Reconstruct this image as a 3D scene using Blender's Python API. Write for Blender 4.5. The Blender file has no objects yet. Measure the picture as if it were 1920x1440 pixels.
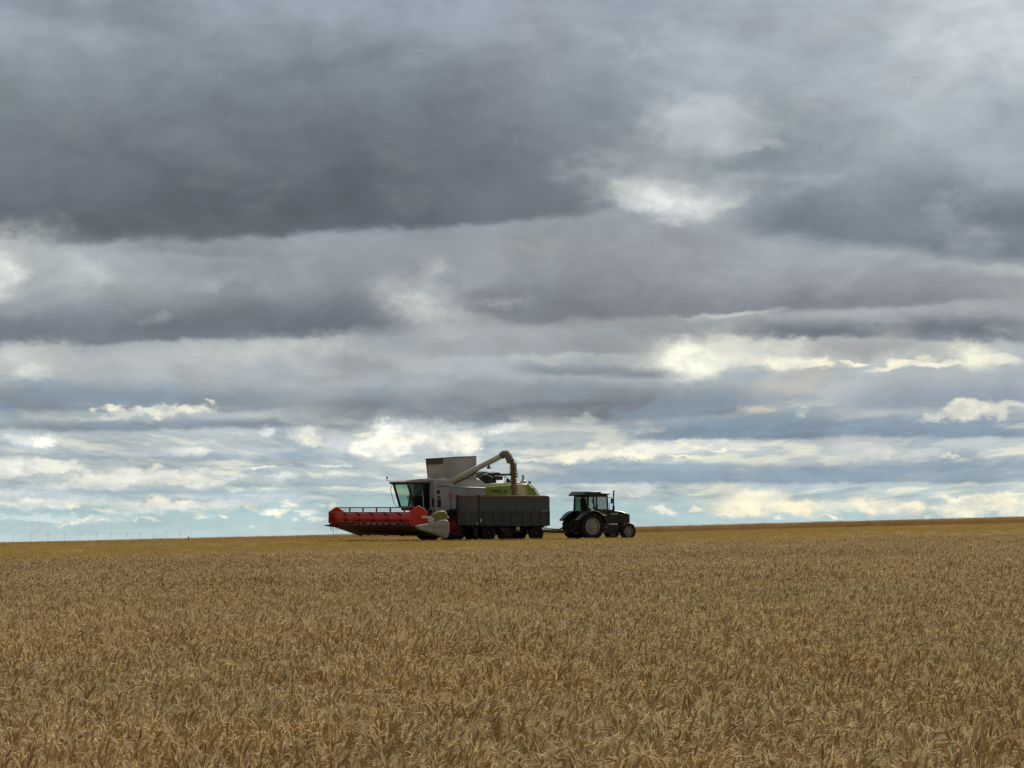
import bpy, bmesh, math, random
import numpy as np
from mathutils import Vector, Matrix

SC = bpy.context.scene
R = math.radians

# ------------------------------------------------------------------ camera
FPX = 4326.0                      # focal length in pixels of the 1920 px wide photograph
PITCH = math.atan(240 / FPX)
cam_data = bpy.data.cameras.new("camera")
cam = bpy.data.objects.new("camera", cam_data)
SC.collection.objects.link(cam)
cam_data.sensor_width = 36.0
cam_data.lens = 36.0 * FPX / 1920.0
cam_data.clip_start = 0.1
cam_data.clip_end = 30000.0
cam.location = (0, 0, 1.65)
cam.rotation_euler = (math.pi / 2 + PITCH, 0, 0)
SC.camera = cam
SC.render.resolution_x, SC.render.resolution_y = 1024, 768

# ------------------------------------------------------------------ exposure
SC.view_settings.view_transform = 'Standard'
SC.view_settings.look = 'None'
SC.view_settings.exposure = 0.0
SC.view_settings.gamma = 1.0
SC.view_settings.use_curve_mapping = False

# ------------------------------------------------------------------ sun behind the clouds
SUN_AZ, SUN_EL = R(36), R(44)
sd = bpy.data.lights.new("sun", 'SUN')
sd.energy = 4.4
sd.angle = R(22)
sd.color = (1.0, 0.95, 0.86)
sun = bpy.data.objects.new("sun", sd)
SC.collection.objects.link(sun)
sun.location = (0, 0, 50)
_to = -Vector((math.sin(SUN_AZ) * math.cos(SUN_EL), math.cos(SUN_AZ) * math.cos(SUN_EL), math.sin(SUN_EL)))
sun.rotation_euler = _to.to_track_quat('-Z', 'Y').to_euler()

# ------------------------------------------------------------------ cloudy sky (world)
def lin(c):
    return tuple(((v / 255) / 12.92 if v / 255 <= 0.04045 else ((v / 255 + 0.055) / 1.055) ** 2.4) for v in c)

def sky_uv(px, py):
    """A point of the photograph as azimuth / elevation (both in units of 1/FPX rad)."""
    cx, cz = (px - 960) / FPX, (720 - py) / FPX
    y = math.cos(PITCH) - cz * math.sin(PITCH)
    z = math.sin(PITCH) + cz * math.cos(PITCH)
    az = math.atan2(cx, y)
    el = math.atan2(z, math.hypot(cx, y))
    return az * FPX, el * FPX

world = bpy.data.worlds.new("World")
SC.world = world
world.use_nodes = True
NT = world.node_tree
NT.nodes.clear()
def N(t, **kw):
    n = NT.nodes.new(t)
    for k, v in kw.items():
        setattr(n, k, v)
    return n
def L(a, b):
    NT.links.new(a, b)
def setin(n, i, v):
    if hasattr(v, 'links') or hasattr(v, 'is_output'):
        L(v, n.inputs[i])
    else:
        n.inputs[i].default_value = v
def M(op, a, b=None, c=None, clamp=False):
    n = N('ShaderNodeMath', operation=op, use_clamp=clamp)
    setin(n, 0, a)
    if b is not None: setin(n, 1, b)
    if c is not None: setin(n, 2, c)
    return n.outputs[0]
def VM(op, a, b=None, s=None):
    n = N('ShaderNodeVectorMath', operation=op)
    setin(n, 0, a)
    if b is not None: setin(n, 1, b)
    if s is not None: setin(n, 3, s)
    return n.outputs['Value'] if op in ('LENGTH', 'DOT_PRODUCT') else n.outputs[0]
def SS(v, a, b, ta=0.0, tb=1.0):
    n = N('ShaderNodeMapRange', interpolation_type='SMOOTHSTEP')
    setin(n, 0, v)
    if a > b:
        a, b, ta, tb = b, a, tb, ta
    n.inputs[1].default_value = a; n.inputs[2].default_value = b
    n.inputs[3].default_value = ta; n.inputs[4].default_value = tb
    return n.outputs[0]
def MIX(f, a, b):
    n = N('ShaderNodeMix', data_type='RGBA')
    setin(n, 0, f)
    for i, v in ((6, a), (7, b)):
        if isinstance(v, tuple):
            n.inputs[i].default_value = (*v, 1)
        else:
            L(v, n.inputs[i])
    return n.outputs[2]
def NOISE(vec, scale, detail=4, rough=0.55, dist=0.0):
    n = N('ShaderNodeTexNoise', noise_dimensions='2D')
    L(vec, n.inputs['Vector'])
    n.inputs['Scale'].default_value = scale
    n.inputs['Detail'].default_value = detail
    n.inputs['Roughness'].default_value = rough
    n.inputs['Distortion'].default_value = dist
    return n
def XYZ(x, y, z=0.0):
    n = N('ShaderNodeCombineXYZ')
    setin(n, 0, x); setin(n, 1, y); setin(n, 2, z)
    return n.outputs[0]

tc = N('ShaderNodeTexCoord')
dirv = VM('NORMALIZE', tc.outputs['Generated'])
sep = N('ShaderNodeSeparateXYZ'); L(dirv, sep.inputs[0])
dx, dy, dz = sep.outputs
U = M('MULTIPLY', M('ARCTAN2', dx, dy), FPX)
V = M('MULTIPLY', M('ARCSINE', dz), FPX)
# ragged cloud outlines: the position is pushed about by noise before each cloud is drawn
amp = M('MULTIPLY', M('ADD', M('MAXIMUM', M('MINIMUM', V, 1300.0), -60.0), 170.0), 1 / 800)
flat = XYZ(U, M('MULTIPLY', V, 1.7), 40.0)
def c5(n):
    return VM('SUBTRACT', n.outputs['Color'], (0.5, 0.5, 0.5))
w_big = NOISE(flat, 1 / 400, 3, 0.5)
w_mid = NOISE(flat, 1 / 130, 6, 0.55)
w_fin = NOISE(flat, 1 / 40, 6, 0.66)
w_brk = NOISE(flat, 1 / 42, 6, 0.6)
UV0 = XYZ(U, V)
w1 = VM('SCALE', VM('ADD', VM('MULTIPLY', c5(w_big), (120, 70, 0)), VM('MULTIPLY', c5(w_mid), (120, 84, 0))), s=amp)
w2 = VM('MULTIPLY', c5(w_fin), (42, 28, 0))
UVW = VM('ADD', UV0, VM('ADD', w1, w2))
UVS = VM('ADD', UV0, VM('SCALE', VM('ADD', w1, w2), s=0.45))     # calmer for the long flat cloud bases
UVC = VM('ADD', UV0, VM('ADD', VM('SCALE', w1, s=0.6), VM('MULTIPLY', c5(w_fin), (44, 30, 0))))
BRK = SS(w_brk.outputs[0], .32, .62)

nish = N('ShaderNodeTexSky', sky_type='NISHITA')
nish.sun_disc = False
nish.sun_elevation = SUN_EL
nish.sun_rotation = SUN_AZ
nish.altitude = 200
nish.dust_density = 2.0
_m = N('ShaderNodeMix', data_type='RGBA', blend_type='MULTIPLY')      # (colour sockets only: keeps the node stack small)
_m.inputs[0].default_value = 1.0
_m.clamp_result = False
L(nish.outputs[0], _m.inputs[6])
_m.inputs[7].default_value = (0.1, 0.1, 0.1, 1)
blue = _m.outputs[2]

# plain overcast by elevation
ramp = N('ShaderNodeValToRGB')
L(M('DIVIDE', M('ADD', V, 60.0), 1500.0, clamp=True), ramp.inputs[0])
stops = [(-45, (184, 203, 206)), (0, (168, 197, 204)), (60, (174, 191, 196)), (150, (166, 180, 189)), (260, (153, 162, 171)),
         (400, (140, 146, 153)), (600, (136, 143, 150)), (800, (142, 150, 157)), (980, (146, 154, 162)), (1400, (150, 156, 163))]
while len(ramp.color_ramp.elements) < len(stops):
    ramp.color_ramp.elements.new(0.5)
for e, (v, c) in zip(ramp.color_ramp.elements, stops):
    e.position = min(1, (v + 60) / 1500)
    e.color = (*lin(c), 1)
col = ramp.outputs[0]
col = MIX(0.18, col, blue)

def _shelf(col, xc, yb, hw, h, rgb, a=1.0, ang=0.0, curv=0.0, sb=12.0, top=0.25, end=0.55, src=None):
    """A flat-based bank of cloud: sharp below, fading upwards."""
    u, v = sky_uv(xc, yb)
    ca, sa = math.cos(R(ang)), math.sin(R(ang))
    d = VM('SUBTRACT', T['S'], (u + T['e'], v, 0))
    uu, vv = VM('DOT_PRODUCT', d, (ca, sa, 0)), VM('DOT_PRODUCT', d, (-sa, ca, 0))
    if curv:
        vv = M('MULTIPLY_ADD', M('MULTIPLY', uu, uu), -curv, vv)
    f = M('MULTIPLY', SS(vv, -sb * .7, sb * .9), SS(vv, h, top * h))
    f = M('MULTIPLY', f, SS(M('ABSOLUTE', uu), hw, hw * end, 0.0, a))
    return MIX(f, col, lin(rgb))

def _puff(col, xc, yc, rx, ry, rgb, a=1.0, ang=0.0, soft=0.6, src=None, brk=0.0):
    """A soft-edged patch of cloud or brightness."""
    u, v = sky_uv(xc, yc)
    ca, sa = math.cos(R(ang)), math.sin(R(ang))
    d = VM('SUBTRACT', T[src or 'W'], (u + T['e'], v, 0))
    uu, vv = VM('DOT_PRODUCT', d, (ca / rx, sa / rx, 0)), VM('DOT_PRODUCT', d, (-sa / ry, ca / ry, 0))
    r = M('SQRT', M('MULTIPLY_ADD', uu, uu, M('MULTIPLY', vv, vv)))
    f = SS(r, 1.0 + soft * 0.5, 1.0 - soft * 0.9, 0.0, a)
    if brk:                                             # broken, ragged cumulus
        f = M('MULTIPLY', f, M('MULTIPLY_ADD', T['B'], brk, 1.0 - brk))
    return MIX(f, col, lin(rgb))

OPS = []
def shelf(xc, yb, hw, h, rgb, *a, **k):
    u, v = sky_uv(xc, yb)
    OPS.append((_shelf, (xc, yb, hw, h, rgb, *a), k, u - hw - 60, u + hw + 60, v - 70, v + h + 60))
def puff(xc, yc, rx, ry, rgb, a=1.0, ang=0.0, soft=0.6, src=None, brk=0.0):
    u, v = sky_uv(xc, yc)
    g = 1.0 + soft * 0.5
    e = abs(math.sin(R(ang)))
    pad = 25 + 45 * min(1.0, max(0.0, v) / 500)
    OPS.append((_puff, (xc, yc, rx, ry, rgb, a, ang, soft, src, brk), {}, u - g * rx - pad, u + g * rx + pad,
                v - g * (ry + e * rx) - pad, v + g * (ry + e * rx) + pad))

# large soft tones
for p in [
    (1760, 60, 420, 190, (176, 184, 190), .85, 0, 1.0), (1880, 30, 200, 110, (196, 204, 208), .8, 0, 1.0),
    (1860, 130, 150, 60, (186, 193, 196), .55, 0, 1.0), (1560, 120, 170, 60, (160, 169, 177), .6, 10, 1.0),
    (1000, 90, 170, 120, (152, 159, 168), .7, 0, 1.0), (420, 60, 260, 90, (143, 152, 160), .8, 0, 1.0),
    (60, 70, 110, 50, (156, 163, 170), .7, 0, .9), (180, 20, 160, 40, (126, 138, 145), .7, 0, .9),
    (1120, 200, 120, 200, (134, 143, 150), .6, 0, 1.0), (1560, 300, 260, 90, (140, 149, 158), .6, -15, 1.0),
    (60, 200, 130, 110, (136, 146, 150), .7, 0, 1.0), (1860, 250, 130, 90, (160, 170, 180), .6, 0, 1.0),
    (1430, 250, 130, 60, (140, 150, 156), .5, 0, 1.0)]:
    puff(*p)
# the great dark bank, upper left
puff(640, 250, 560, 170, (118, 127, 134), .85, 0, 1.0)
shelf(430, 440, 820, 400, (104, 111, 120), .9, 2.5, 2.5e-5, 15, .12, .55)
shelf(560, 434, 560, 190, (97, 104, 112), .85, 3.2, 4e-5, 14, .1, .3)
shelf(240, 455, 260, 90, (98, 104, 111), .8, 2, 6e-5, 12, .2, .3)
shelf(1000, 405, 220, 130, (112, 119, 127), .7, 3, 0, 14, .2, .3)
shelf(350, 478, 190, 40, (126, 130, 136), .6, 0, 0, 8, .3, .3)
# right hand dark banks
shelf(1700, 470, 430, 170, (114, 124, 134), .85, -7, 2e-5, 22, .15, .45)
shelf(1850, 420, 220, 120, (110, 121, 133), .7, -5, 0, 22, .15, .3)
puff(1380, 300, 110, 50, (130, 140, 147), .7, 0, .9)
# light under the great bank
puff(150, 512, 210, 62, (170, 177, 178), .9, -12, .9, None, .35)
puff(5, 505, 52, 58, (216, 220, 214), .95, 0, .9)
puff(70, 470, 80, 24, (170, 175, 174), .6, -15, .9)
puff(180, 515, 50, 30, (184, 190, 189), .8, -20, .9, None, .5)
puff(640, 500, 420, 50, (142, 148, 153), .7, 4, .9)
puff(1000, 470, 260, 50, (150, 155, 157), .6, 3, .9)
puff(1260, 470, 160, 50, (146, 150, 154), .6, 0, .9)
# bright oval and bright rift above the centre right
puff(1300, 225, 125, 60, (170, 177, 183), .95, -12, .8)
puff(1285, 208, 90, 40, (186, 192, 197), .85, 0, .9)
puff(1400, 258, 70, 20, (172, 179, 183), .8, -15, .8)
puff(1250, 352, 150, 66, (166, 173, 177), .7, -8, 1.0)
puff(1240, 374, 122, 42, (180, 186, 185), .85, -8, .9)
puff(1165, 365, 42, 30, (186, 193, 190), .75, -35, .8)
puff(1255, 384, 78, 34, (222, 227, 226), .95, -5, 1.0, 'C', .35)
puff(1335, 388, 60, 18, (188, 193, 190), .8, 10, .8)
# middle banks
shelf(280, 645, 560, 130, (115, 123, 132), .92, 2.2, 2e-5, 9, .15, .55)
shelf(560, 622, 300, 90, (113, 119, 128), .75, 3, 0, 10, .2, .4)
shelf(1000, 612, 330, 150, (124, 129, 136), .85, 1, 5e-5, 12, .2, .4)
shelf(1420, 588, 560, 90, (126, 131, 138), .85, 2.2, 0, 9, .15, .5)
puff(1240, 540, 130, 60, (146, 150, 154), .5, 0, .9)
puff(1650, 520, 260, 30, (144, 149, 153), .6, 0, .9)
puff(1890, 500, 80, 14, (172, 177, 176), .7, -8, .8)
puff(800, 578, 95, 50, (176, 180, 179), .9, -20, .9, None, .4)
puff(790, 570, 40, 22, (188, 191, 188), .8, -20, .9, None, .5)
puff(810, 495, 28, 28, (172, 177, 177), .7, 0, .9, None, .4)
puff(900, 610, 90, 20, (158, 162, 163), .7, -15, .8)
# pale band below them
shelf(380, 712, 640, 75, (172, 177, 179), .9, .5, 0, 22, .45, .6)
puff(540, 658, 130, 28, (192, 196, 191), .85, 4, .9, None, .35)
puff(330, 668, 170, 20, (184, 188, 186), .7, 2, .9, None, .4)
puff(60, 674, 95, 30, (194, 198, 194), .9, 0, .8, None, .35)
puff(55, 705, 48, 17, (210, 214, 208), .85, 10, .8, None, .4)
shelf(1220, 612, 240, 26, (160, 164, 166), .8, 2, 0, 7, .4, .4)
puff(1380, 584, 110, 8, (190, 193, 190), .8, 2, .8)
shelf(1560, 640, 470, 54, (116, 123, 132), .95, 0, 0, 8, .3, .5)
shelf(1800, 642, 210, 62, (110, 118, 130), .8, -2, 0, 8, .3, .4)
shelf(1020, 665, 300, 50, (150, 154, 158), .8, 1, 0, 8, .3, .5)
puff(1080, 672, 150, 8, (180, 184, 182), .7, 2, .8)
# bright rift on the right
puff(1520, 675, 330, 34, (186, 188, 184), .8, 0, .7)
puff(1320, 655, 130, 50, (196, 199, 192), .75, 0, 1.0, 'C', .25)
puff(1292, 674, 80, 38, (246, 245, 230), 1, 0, .75, 'C', .35)
puff(1360, 662, 50, 26, (214, 214, 202), .7, 0, .8)
puff(1470, 682, 95, 14, (226, 226, 210), .9, -3, .8, 'C', .45)
puff(1460, 652, 80, 16, (214, 215, 204), .75, 0, .9, 'C', .5)
puff(1600, 660, 110, 16, (158, 160, 163), .7, 0, .8)
puff(1700, 645, 60, 30, (162, 165, 166), .6, 0, .8)
puff(1840, 664, 90, 36, (190, 194, 190), .7, -15, 1.0, 'C', .3)
puff(1832, 672, 46, 28, (238, 236, 216), .9, -25, .8, 'C', .45)
puff(1890, 684, 60, 13, (226, 225, 210), .9, -5, .6)
puff(1720, 694, 110, 7, (228, 226, 208), .9, 3, .6)
# lower banks
shelf(200, 770, 430, 62, (132, 143, 152), .92, 0, 0, 7, .3, .6)
shelf(920, 798, 420, 95, (120, 128, 138), .92, 1.5, 6e-5, 9, .3, .5)
shelf(1230, 780, 260, 70, (126, 133, 141), .8, 2, 0, 8, .3, .5)
shelf(1120, 705, 200, 26, (126, 136, 146), .7, -2, 0, 7, .3, .5)
puff(1000, 730, 160, 22, (142, 149, 155), .6, 0, .9)
puff(660, 690, 120, 22, (150, 156, 160), .7, -10, .9)
puff(1490, 730, 90, 30, (176, 175, 170), .8, 15, .7)
puff(1430, 762, 50, 8, (206, 204, 192), .8, 5, .7)
shelf(1780, 770, 240, 68, (138, 150, 162), .85, 0, 0, 10, .3, .5)
puff(330, 771, 78, 10, (226, 225, 210), .95, 2, .55, 'C', .45)
puff(220, 778, 90, 6, (200, 203, 196), .8, 3, .7)
puff(60, 778, 90, 5, (182, 188, 186), .7, 0, .8)
shelf(360, 806, 520, 26, (133, 144, 153), .9, .5, 0, 6, .3, .5)
shelf(1560, 822, 460, 62, (126, 142, 157), .92, 0, 0, 7, .35, .65)
shelf(1080, 800, 220, 22, (150, 158, 165), .7, 0, 0, 7, .3, .5)
puff(1085, 788, 40, 10, (182, 188, 188), .8, 0, .7)
puff(1502, 775, 16, 7, (206, 208, 202), .9, 20, .6)
puff(1812, 768, 48, 18, (220, 218, 203), .95, 5, .4, 'C', .45)
puff(1880, 774, 60, 9, (206, 206, 196), .85, 8, .6)
puff(1745, 783, 26, 6, (202, 204, 197), .8, 10, .6)
def _scatter_low(col, *_):
    col = MIX(M('MULTIPLY', T['D'], .55), col, lin((140, 158, 172)))
    return MIX(M('MULTIPLY', T['K'], .66), col, lin((230, 227, 209)))
OPS.append((_scatter_low, (), {}, -1e6, 1e6, -50, 335))
# rows of sunlit cumulus near the horizon
for x, y, rx, ry, c, a, ang in [
    (70, 827, 34, 12, (236, 233, 214), .95, 12), (28, 830, 26, 10, (206, 208, 202), .8, 0), (40, 878, 80, 13, (224, 222, 206), .9, 0),
    (120, 874, 36, 12, (228, 226, 208), .85, 0), (190, 900, 100, 12, (226, 224, 205), .9, 3), (240, 888, 40, 12, (222, 221, 204), .8, 0),
    (150, 914, 110, 7, (208, 210, 200), .8, 0), (330, 895, 70, 10, (214, 214, 200), .85, -4), (375, 903, 30, 12, (228, 225, 205), .85, 0),
    (350, 849, 42, 9, (222, 221, 206), .9, 2), (270, 848, 90, 9, (176, 183, 184), .6, 0), (525, 895, 34, 7, (218, 218, 203), .85, 0),
    (493, 876, 34, 3, (222, 221, 206), .85, 2), (620, 874, 36, 3, (212, 213, 201), .8, 0), (430, 892, 40, 4, (206, 208, 200), .6, 0),
    (575, 816, 26, 17, (216, 215, 200), .85, 0), (630, 826, 60, 15, (190, 193, 188), .8, 0), (505, 812, 16, 6, (206, 208, 200), .8, 0),
    (760, 826, 90, 30, (196, 199, 192), .7, 4), (700, 842, 38, 18, (240, 235, 212), .95, 0), (728, 812, 30, 19, (242, 237, 216), .95, 15), (752, 838, 26, 17, (232, 228, 208), .9, 0),
    (800, 812, 36, 13, (236, 232, 212), .9, -5), (838, 832, 24, 15, (226, 222, 204), .85, 0), (880, 834, 30, 19, (240, 234, 210), .95, 0), (868, 812, 32, 10, (222, 220, 204), .8, 0), (950, 803, 44, 9, (214, 213, 198), .85, 8),
    (800, 800, 60, 10, (190, 193, 188), .7, 0), (1085, 857, 60, 11, (234, 228, 202), .95, 6), (1020, 861, 60, 4, (222, 219, 200), .85, 2),
    (1200, 845, 70, 13, (230, 225, 202), .95, 4), (1300, 836, 90, 11, (206, 206, 195), .9, 3), (1160, 852, 40, 6, (238, 230, 203), .8, 0),
    (60, 944, 80, 11, (212, 214, 202), .85, 0), (160, 938, 60, 8, (200, 206, 198), .8, 0), (310, 947, 90, 10, (218, 217, 200), .9, -2),
    (390, 944, 50, 8, (212, 213, 200), .8, 0), (250, 958, 60, 6, (206, 210, 200), .7, 0), (508, 959, 24, 6, (226, 224, 206), .9, 0),
    (576, 961, 22, 5, (216, 216, 202), .85, 0), (450, 938, 60, 6, (196, 202, 196), .7, 0), (560, 935, 60, 7, (188, 197, 194), .7, 0),
    (120, 972, 140, 6, (196, 206, 200), .7, 0), (420, 925, 120, 6, (186, 195, 194), .6, 0), (90, 925, 120, 6, (196, 203, 197), .7, 0),
    (1585, 850, 30, 20, (190, 192, 186), .7, 0), (1650, 855, 46, 16, (204, 202, 190), .85, -15), (1740, 845, 30, 8, (190, 192, 186), .7, 0),
    (1190, 918, 40, 13, (204, 206, 197), .85, 6), (1130, 922, 40, 10, (186, 194, 193), .7, 0), (1445, 880, 30, 10, (172, 181, 185), .7, 0),
    (1405, 946, 74, 22, (238, 226, 188), .98, 4), (1380, 936, 40, 14, (226, 218, 190), .8, 0), (1440, 932, 30, 14, (222, 216, 190), .8, 0),
    (1505, 952, 54, 13, (232, 221, 186), .95, -6), (1560, 945, 30, 8, (206, 205, 192), .8, 0), (1640, 948, 54, 14, (226, 217, 188), .92, 0),
    (1690, 960, 34, 10, (212, 209, 190), .8, 0), (1718, 949, 20, 9, (238, 228, 193), .9, 0), (1800, 956, 46, 15, (220, 214, 190), .9, 0),
    (1825, 962, 26, 10, (230, 222, 190), .8, 0), (1885, 940, 60, 16, (232, 224, 192), .95, 0), (1905, 958, 40, 10, (222, 217, 190), .8, 0),
    (1240, 956, 28, 7, (222, 221, 203), .9, -5), (1303, 950, 10, 4, (222, 221, 205), .9, 0), (1160, 988, 26, 7, (214, 216, 203), .8, 0),
    (1880, 915, 80, 8, (178, 186, 188), .6, 0), (1480, 905, 110, 8, (176, 185, 189), .7, 0), (1700, 985, 260, 8, (186, 197, 200), .5, 0)]:
    halo = tuple(.5 * q + .5 * w for q, w in zip(c, (178, 190, 194)))
    puff(x, y - ry * .3, rx * 1.3, ry * 1.6, halo, a * .5, ang, 1.0, 'C', .3)
    puff(x, y, rx * 1.05, ry * 1.15, tuple(min(250, q * 1.05 + k) for q, k in zip(c, (0, 1, 9))), a, ang, .6, 'C', .62)
rs = random.Random(21)
for yy, xa, xb, cnt, sc in [(880, 0, 420, 9, 1.0), (902, 60, 620, 11, .9), (945, 0, 620, 13, .9), (962, 0, 620, 9, .7), (825, 560, 960, 8, 1.1),
                            (858, 980, 1380, 9, .8), (842, 1100, 1400, 6, .8), (945, 1330, 1920, 12, 1.0), (962, 1200, 1920, 12, .8), (860, 1560, 1900, 6, .8),
                            (920, 1080, 1260, 4, .8), (985, 100, 600, 6, .5), (686, 1250, 1900, 9, 1.1), (772, 160, 420, 5, .8)]:
    for _ in range(cnt):
        t = rs.random()
        puff(rs.uniform(xa, xb), yy + rs.gauss(0, 6), rs.uniform(9, 30) * sc, rs.uniform(3, 7.5) * sc,
             (232 + 12 * t, 228 + 10 * t, 206 + 8 * t) if yy > 940 or yy < 870 else (226, 226, 212), rs.uniform(.5, .95), rs.uniform(-12, 12), .7, 'C', .5)
# blue-grey lanes between those rows
for x, y, hw, h, c, a in [
    (500, 866, 240, 18, (150, 166, 178), .7), (200, 862, 280, 12, (146, 160, 172), .6), (330, 926, 300, 12, (156, 176, 187), .6),
    (640, 912, 200, 26, (158, 174, 183), .6), (1500, 905, 560, 46, (140, 157, 172), .85), (1780, 880, 220, 30, (136, 153, 168), .7),
    (1150, 905, 220, 22, (148, 165, 177), .7), (1300, 822, 160, 14, (134, 148, 160), .6), (1180, 880, 220, 14, (146, 162, 174), .7)]:
    shelf(x, y, hw, h, c, a, 0, 0, 5, .4, .5)

# pale lumps and thin places in the grey banks
for k in range(60):
    yy = rs.uniform(20, 780)
    big = 1.25 - yy / 900
    xx = rs.uniform(-40, 1960)
    inbank = yy < 420 and xx < 1080
    tone = rs.uniform(136, 150) if inbank else rs.uniform(158, 182)
    puff(xx, yy, rs.uniform(45, 120) * big, rs.uniform(16, 42) * big, (tone - 4, tone + 3, tone + 7), rs.uniform(.25, .5) * (.55 if inbank else 1), rs.uniform(-14, 14), 1.0, None, .3 if inbank else .65)
# soft mottling of the cloud surface
# a loose scatter of small sunlit cumulus low over the horizon
lowv = M('ADD', M('MAXIMUM', V, 0.0), 45.0)
kn = NOISE(XYZ(M('DIVIDE', U, M('MULTIPLY_ADD', lowv, .38, 52.0)), M('MULTIPLY', M('LOGARITHM', lowv, math.e), 5.2)), 1.0, 7, .58)
gaps = NOISE(XYZ(M('DIVIDE', U, 460.0), M('MULTIPLY', M('LOGARITHM', lowv, math.e), 2.3), 9.0), 1.0, 3, .5)
field = M('ADD', kn.outputs[0], M('MULTIPLY', M('SUBTRACT', gaps.outputs[0], .5), .55))
low_win = M('MULTIPLY', SS(V, 6, 34), SS(V, 215, 95))
KUM = M('MULTIPLY', SS(field, .52, .70), low_win)
DRK = M('MULTIPLY', SS(field, .47, .34), M('MULTIPLY', SS(V, 6, 34), SS(V, 330, 190)))
stretch = XYZ(U, M('MULTIPLY', V, 2.4), 7.0)
mot = NOISE(stretch, 1 / 330, 7, 0.56, 0.4)
mot2 = NOISE(flat, 1 / 90, 6, 0.6, 0.5)
bands = NOISE(XYZ(M('DIVIDE', U, 420.0), M('DIVIDE', V, 21.0), 3.0), 1.0, 3, 0.5)
lanes = M('MULTIPLY', SS(bands.outputs[0], .3, .7, -.05, .05), SS(V, 340, 130))
lump = NOISE(flat, 1 / 190, 5, 0.5)
lumps = M('MULTIPLY', SS(lump.outputs[0], .3, .7, -.06, .06), SS(V, 250, 420))
mottle = M('ADD', M('ADD', lanes, lumps), M('ADD', SS(mot.outputs[0], .25, .75, -.085, .085), M('ADD', SS(mot2.outputs[0], .25, .75, -.055, .055), 1.0)))

# The sky is cut into cells, so that a ray only works through the clouds near it (hard 0 / 1 factors between equal skies).
TOP = NT
NCELL = [0]
def cell(u0, u1, v0, v1):
    global NT, T
    g = bpy.data.node_groups.new("sky_cell", 'ShaderNodeTree')
    for nm, ty in (('W', 'Vector'), ('S', 'Vector'), ('C', 'Vector'), ('B', 'Float'), ('K', 'Float'), ('D', 'Float'), ('mottle', 'Float'), ('base', 'Color')):
        g.interface.new_socket(nm, in_out='INPUT', socket_type='NodeSocket' + ty)
    g.interface.new_socket('sky', in_out='OUTPUT', socket_type='NodeSocketShader')
    NT = g
    gi = N('NodeGroupInput')
    T = {k: gi.outputs[k] for k in 'WSCBKD'}
    NCELL[0] += 1
    T['e'] = 0.004 * NCELL[0]           # keeps the cells' nodes from being merged with one another (which would undo the cutting up)
    c = gi.outputs['base']
    for fn, a, k, ua, ub, va, vb in OPS:
        if ub > u0 and ua < u1 and vb > v0 and va < v1:
            c = fn(c, *a, **k)
    gm = N('ShaderNodeGamma'); L(c, gm.inputs[0]); gm.inputs[1].default_value = 1.12
    b = N('ShaderNodeBackground')
    L(VM('SCALE', gm.outputs[0], s=M('MULTIPLY', gi.outputs['mottle'], 10.0 * 1.185)), b.inputs[0])
    b.inputs[1].default_value = 0.1
    L(b.outputs[0], N('NodeGroupOutput').inputs[0])
    NT = TOP
    n = N('ShaderNodeGroup'); n.node_tree = g
    for k, o in (('W', UVW), ('S', UVS), ('C', UVC), ('B', BRK), ('K', KUM), ('D', DRK), ('mottle', mottle), ('base', col)):
        L(o, n.inputs[k])
    return n.outputs[0]
def split(axis, at, lo, hi):
    m = N('ShaderNodeMixShader')
    L(M('GREATER_THAN', axis, at), m.inputs[0])
    L(lo, m.inputs[1]); L(hi, m.inputs[2])
    return m.outputs[0]
UC = [-1300, -620, -330, -40, 250, 600, 1300]
def band(v0, v1):
    sh = cell(UC[0], UC[1], v0, v1)
    for i in range(1, len(UC) - 1):
        sh = split(U, UC[i], sh, cell(UC[i], UC[i + 1], v0, v1))
    return sh
VC = [-200, 62, 130, 260, 420, 640, 1200]
front = band(VC[0], VC[1])
for i in range(1, len(VC) - 1):
    front = split(V, VC[i], front, band(VC[i], VC[i + 1]))

# the parts of the sky outside the picture: broken overcast
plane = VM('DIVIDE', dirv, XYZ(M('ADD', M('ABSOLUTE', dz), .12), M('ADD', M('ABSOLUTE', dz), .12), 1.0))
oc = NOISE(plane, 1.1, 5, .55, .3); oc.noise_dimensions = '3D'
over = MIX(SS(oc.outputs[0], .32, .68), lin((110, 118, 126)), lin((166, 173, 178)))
zen = M('MULTIPLY', SS(dz, .40, .92, 10.0, 21.0), SS(dy, -.45, .25, .58, 1.0))                     # unseen sky shaped for lighting: overhead raised for the field, behind camera dimmed
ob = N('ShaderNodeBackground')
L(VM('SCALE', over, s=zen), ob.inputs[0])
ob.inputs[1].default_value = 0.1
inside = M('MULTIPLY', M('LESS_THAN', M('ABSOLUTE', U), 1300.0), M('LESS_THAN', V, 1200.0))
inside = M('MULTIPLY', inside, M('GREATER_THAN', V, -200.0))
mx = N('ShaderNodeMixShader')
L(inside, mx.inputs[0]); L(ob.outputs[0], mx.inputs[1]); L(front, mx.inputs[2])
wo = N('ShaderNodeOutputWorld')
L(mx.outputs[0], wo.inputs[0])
world.cycles.sampling_method = 'MANUAL'
world.cycles.sample_map_resolution = 512

# ================================================================== helpers
def link(o, parent=None):
    SC.collection.objects.link(o)
    if parent is not None:
        o.parent = parent
    return o

def tag(o, label=None, cat=None, group=None, kind=None):
    for k, v in (('label', label), ('category', cat), ('group', group), ('kind', kind)):
        if v: o[k] = v
    return o

def new_mat(name):
    m = bpy.data.materials.new(name)
    m.use_nodes = True
    nt = m.node_tree
    return m, nt, nt.nodes['Principled BSDF']

def link_nodes(nt):
    def n(t, **kw):
        x = nt.nodes.new(t)
        for k, v in kw.items(): setattr(x, k, v)
        return x
    return n, (lambda a, b: nt.links.new(a, b))

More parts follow.
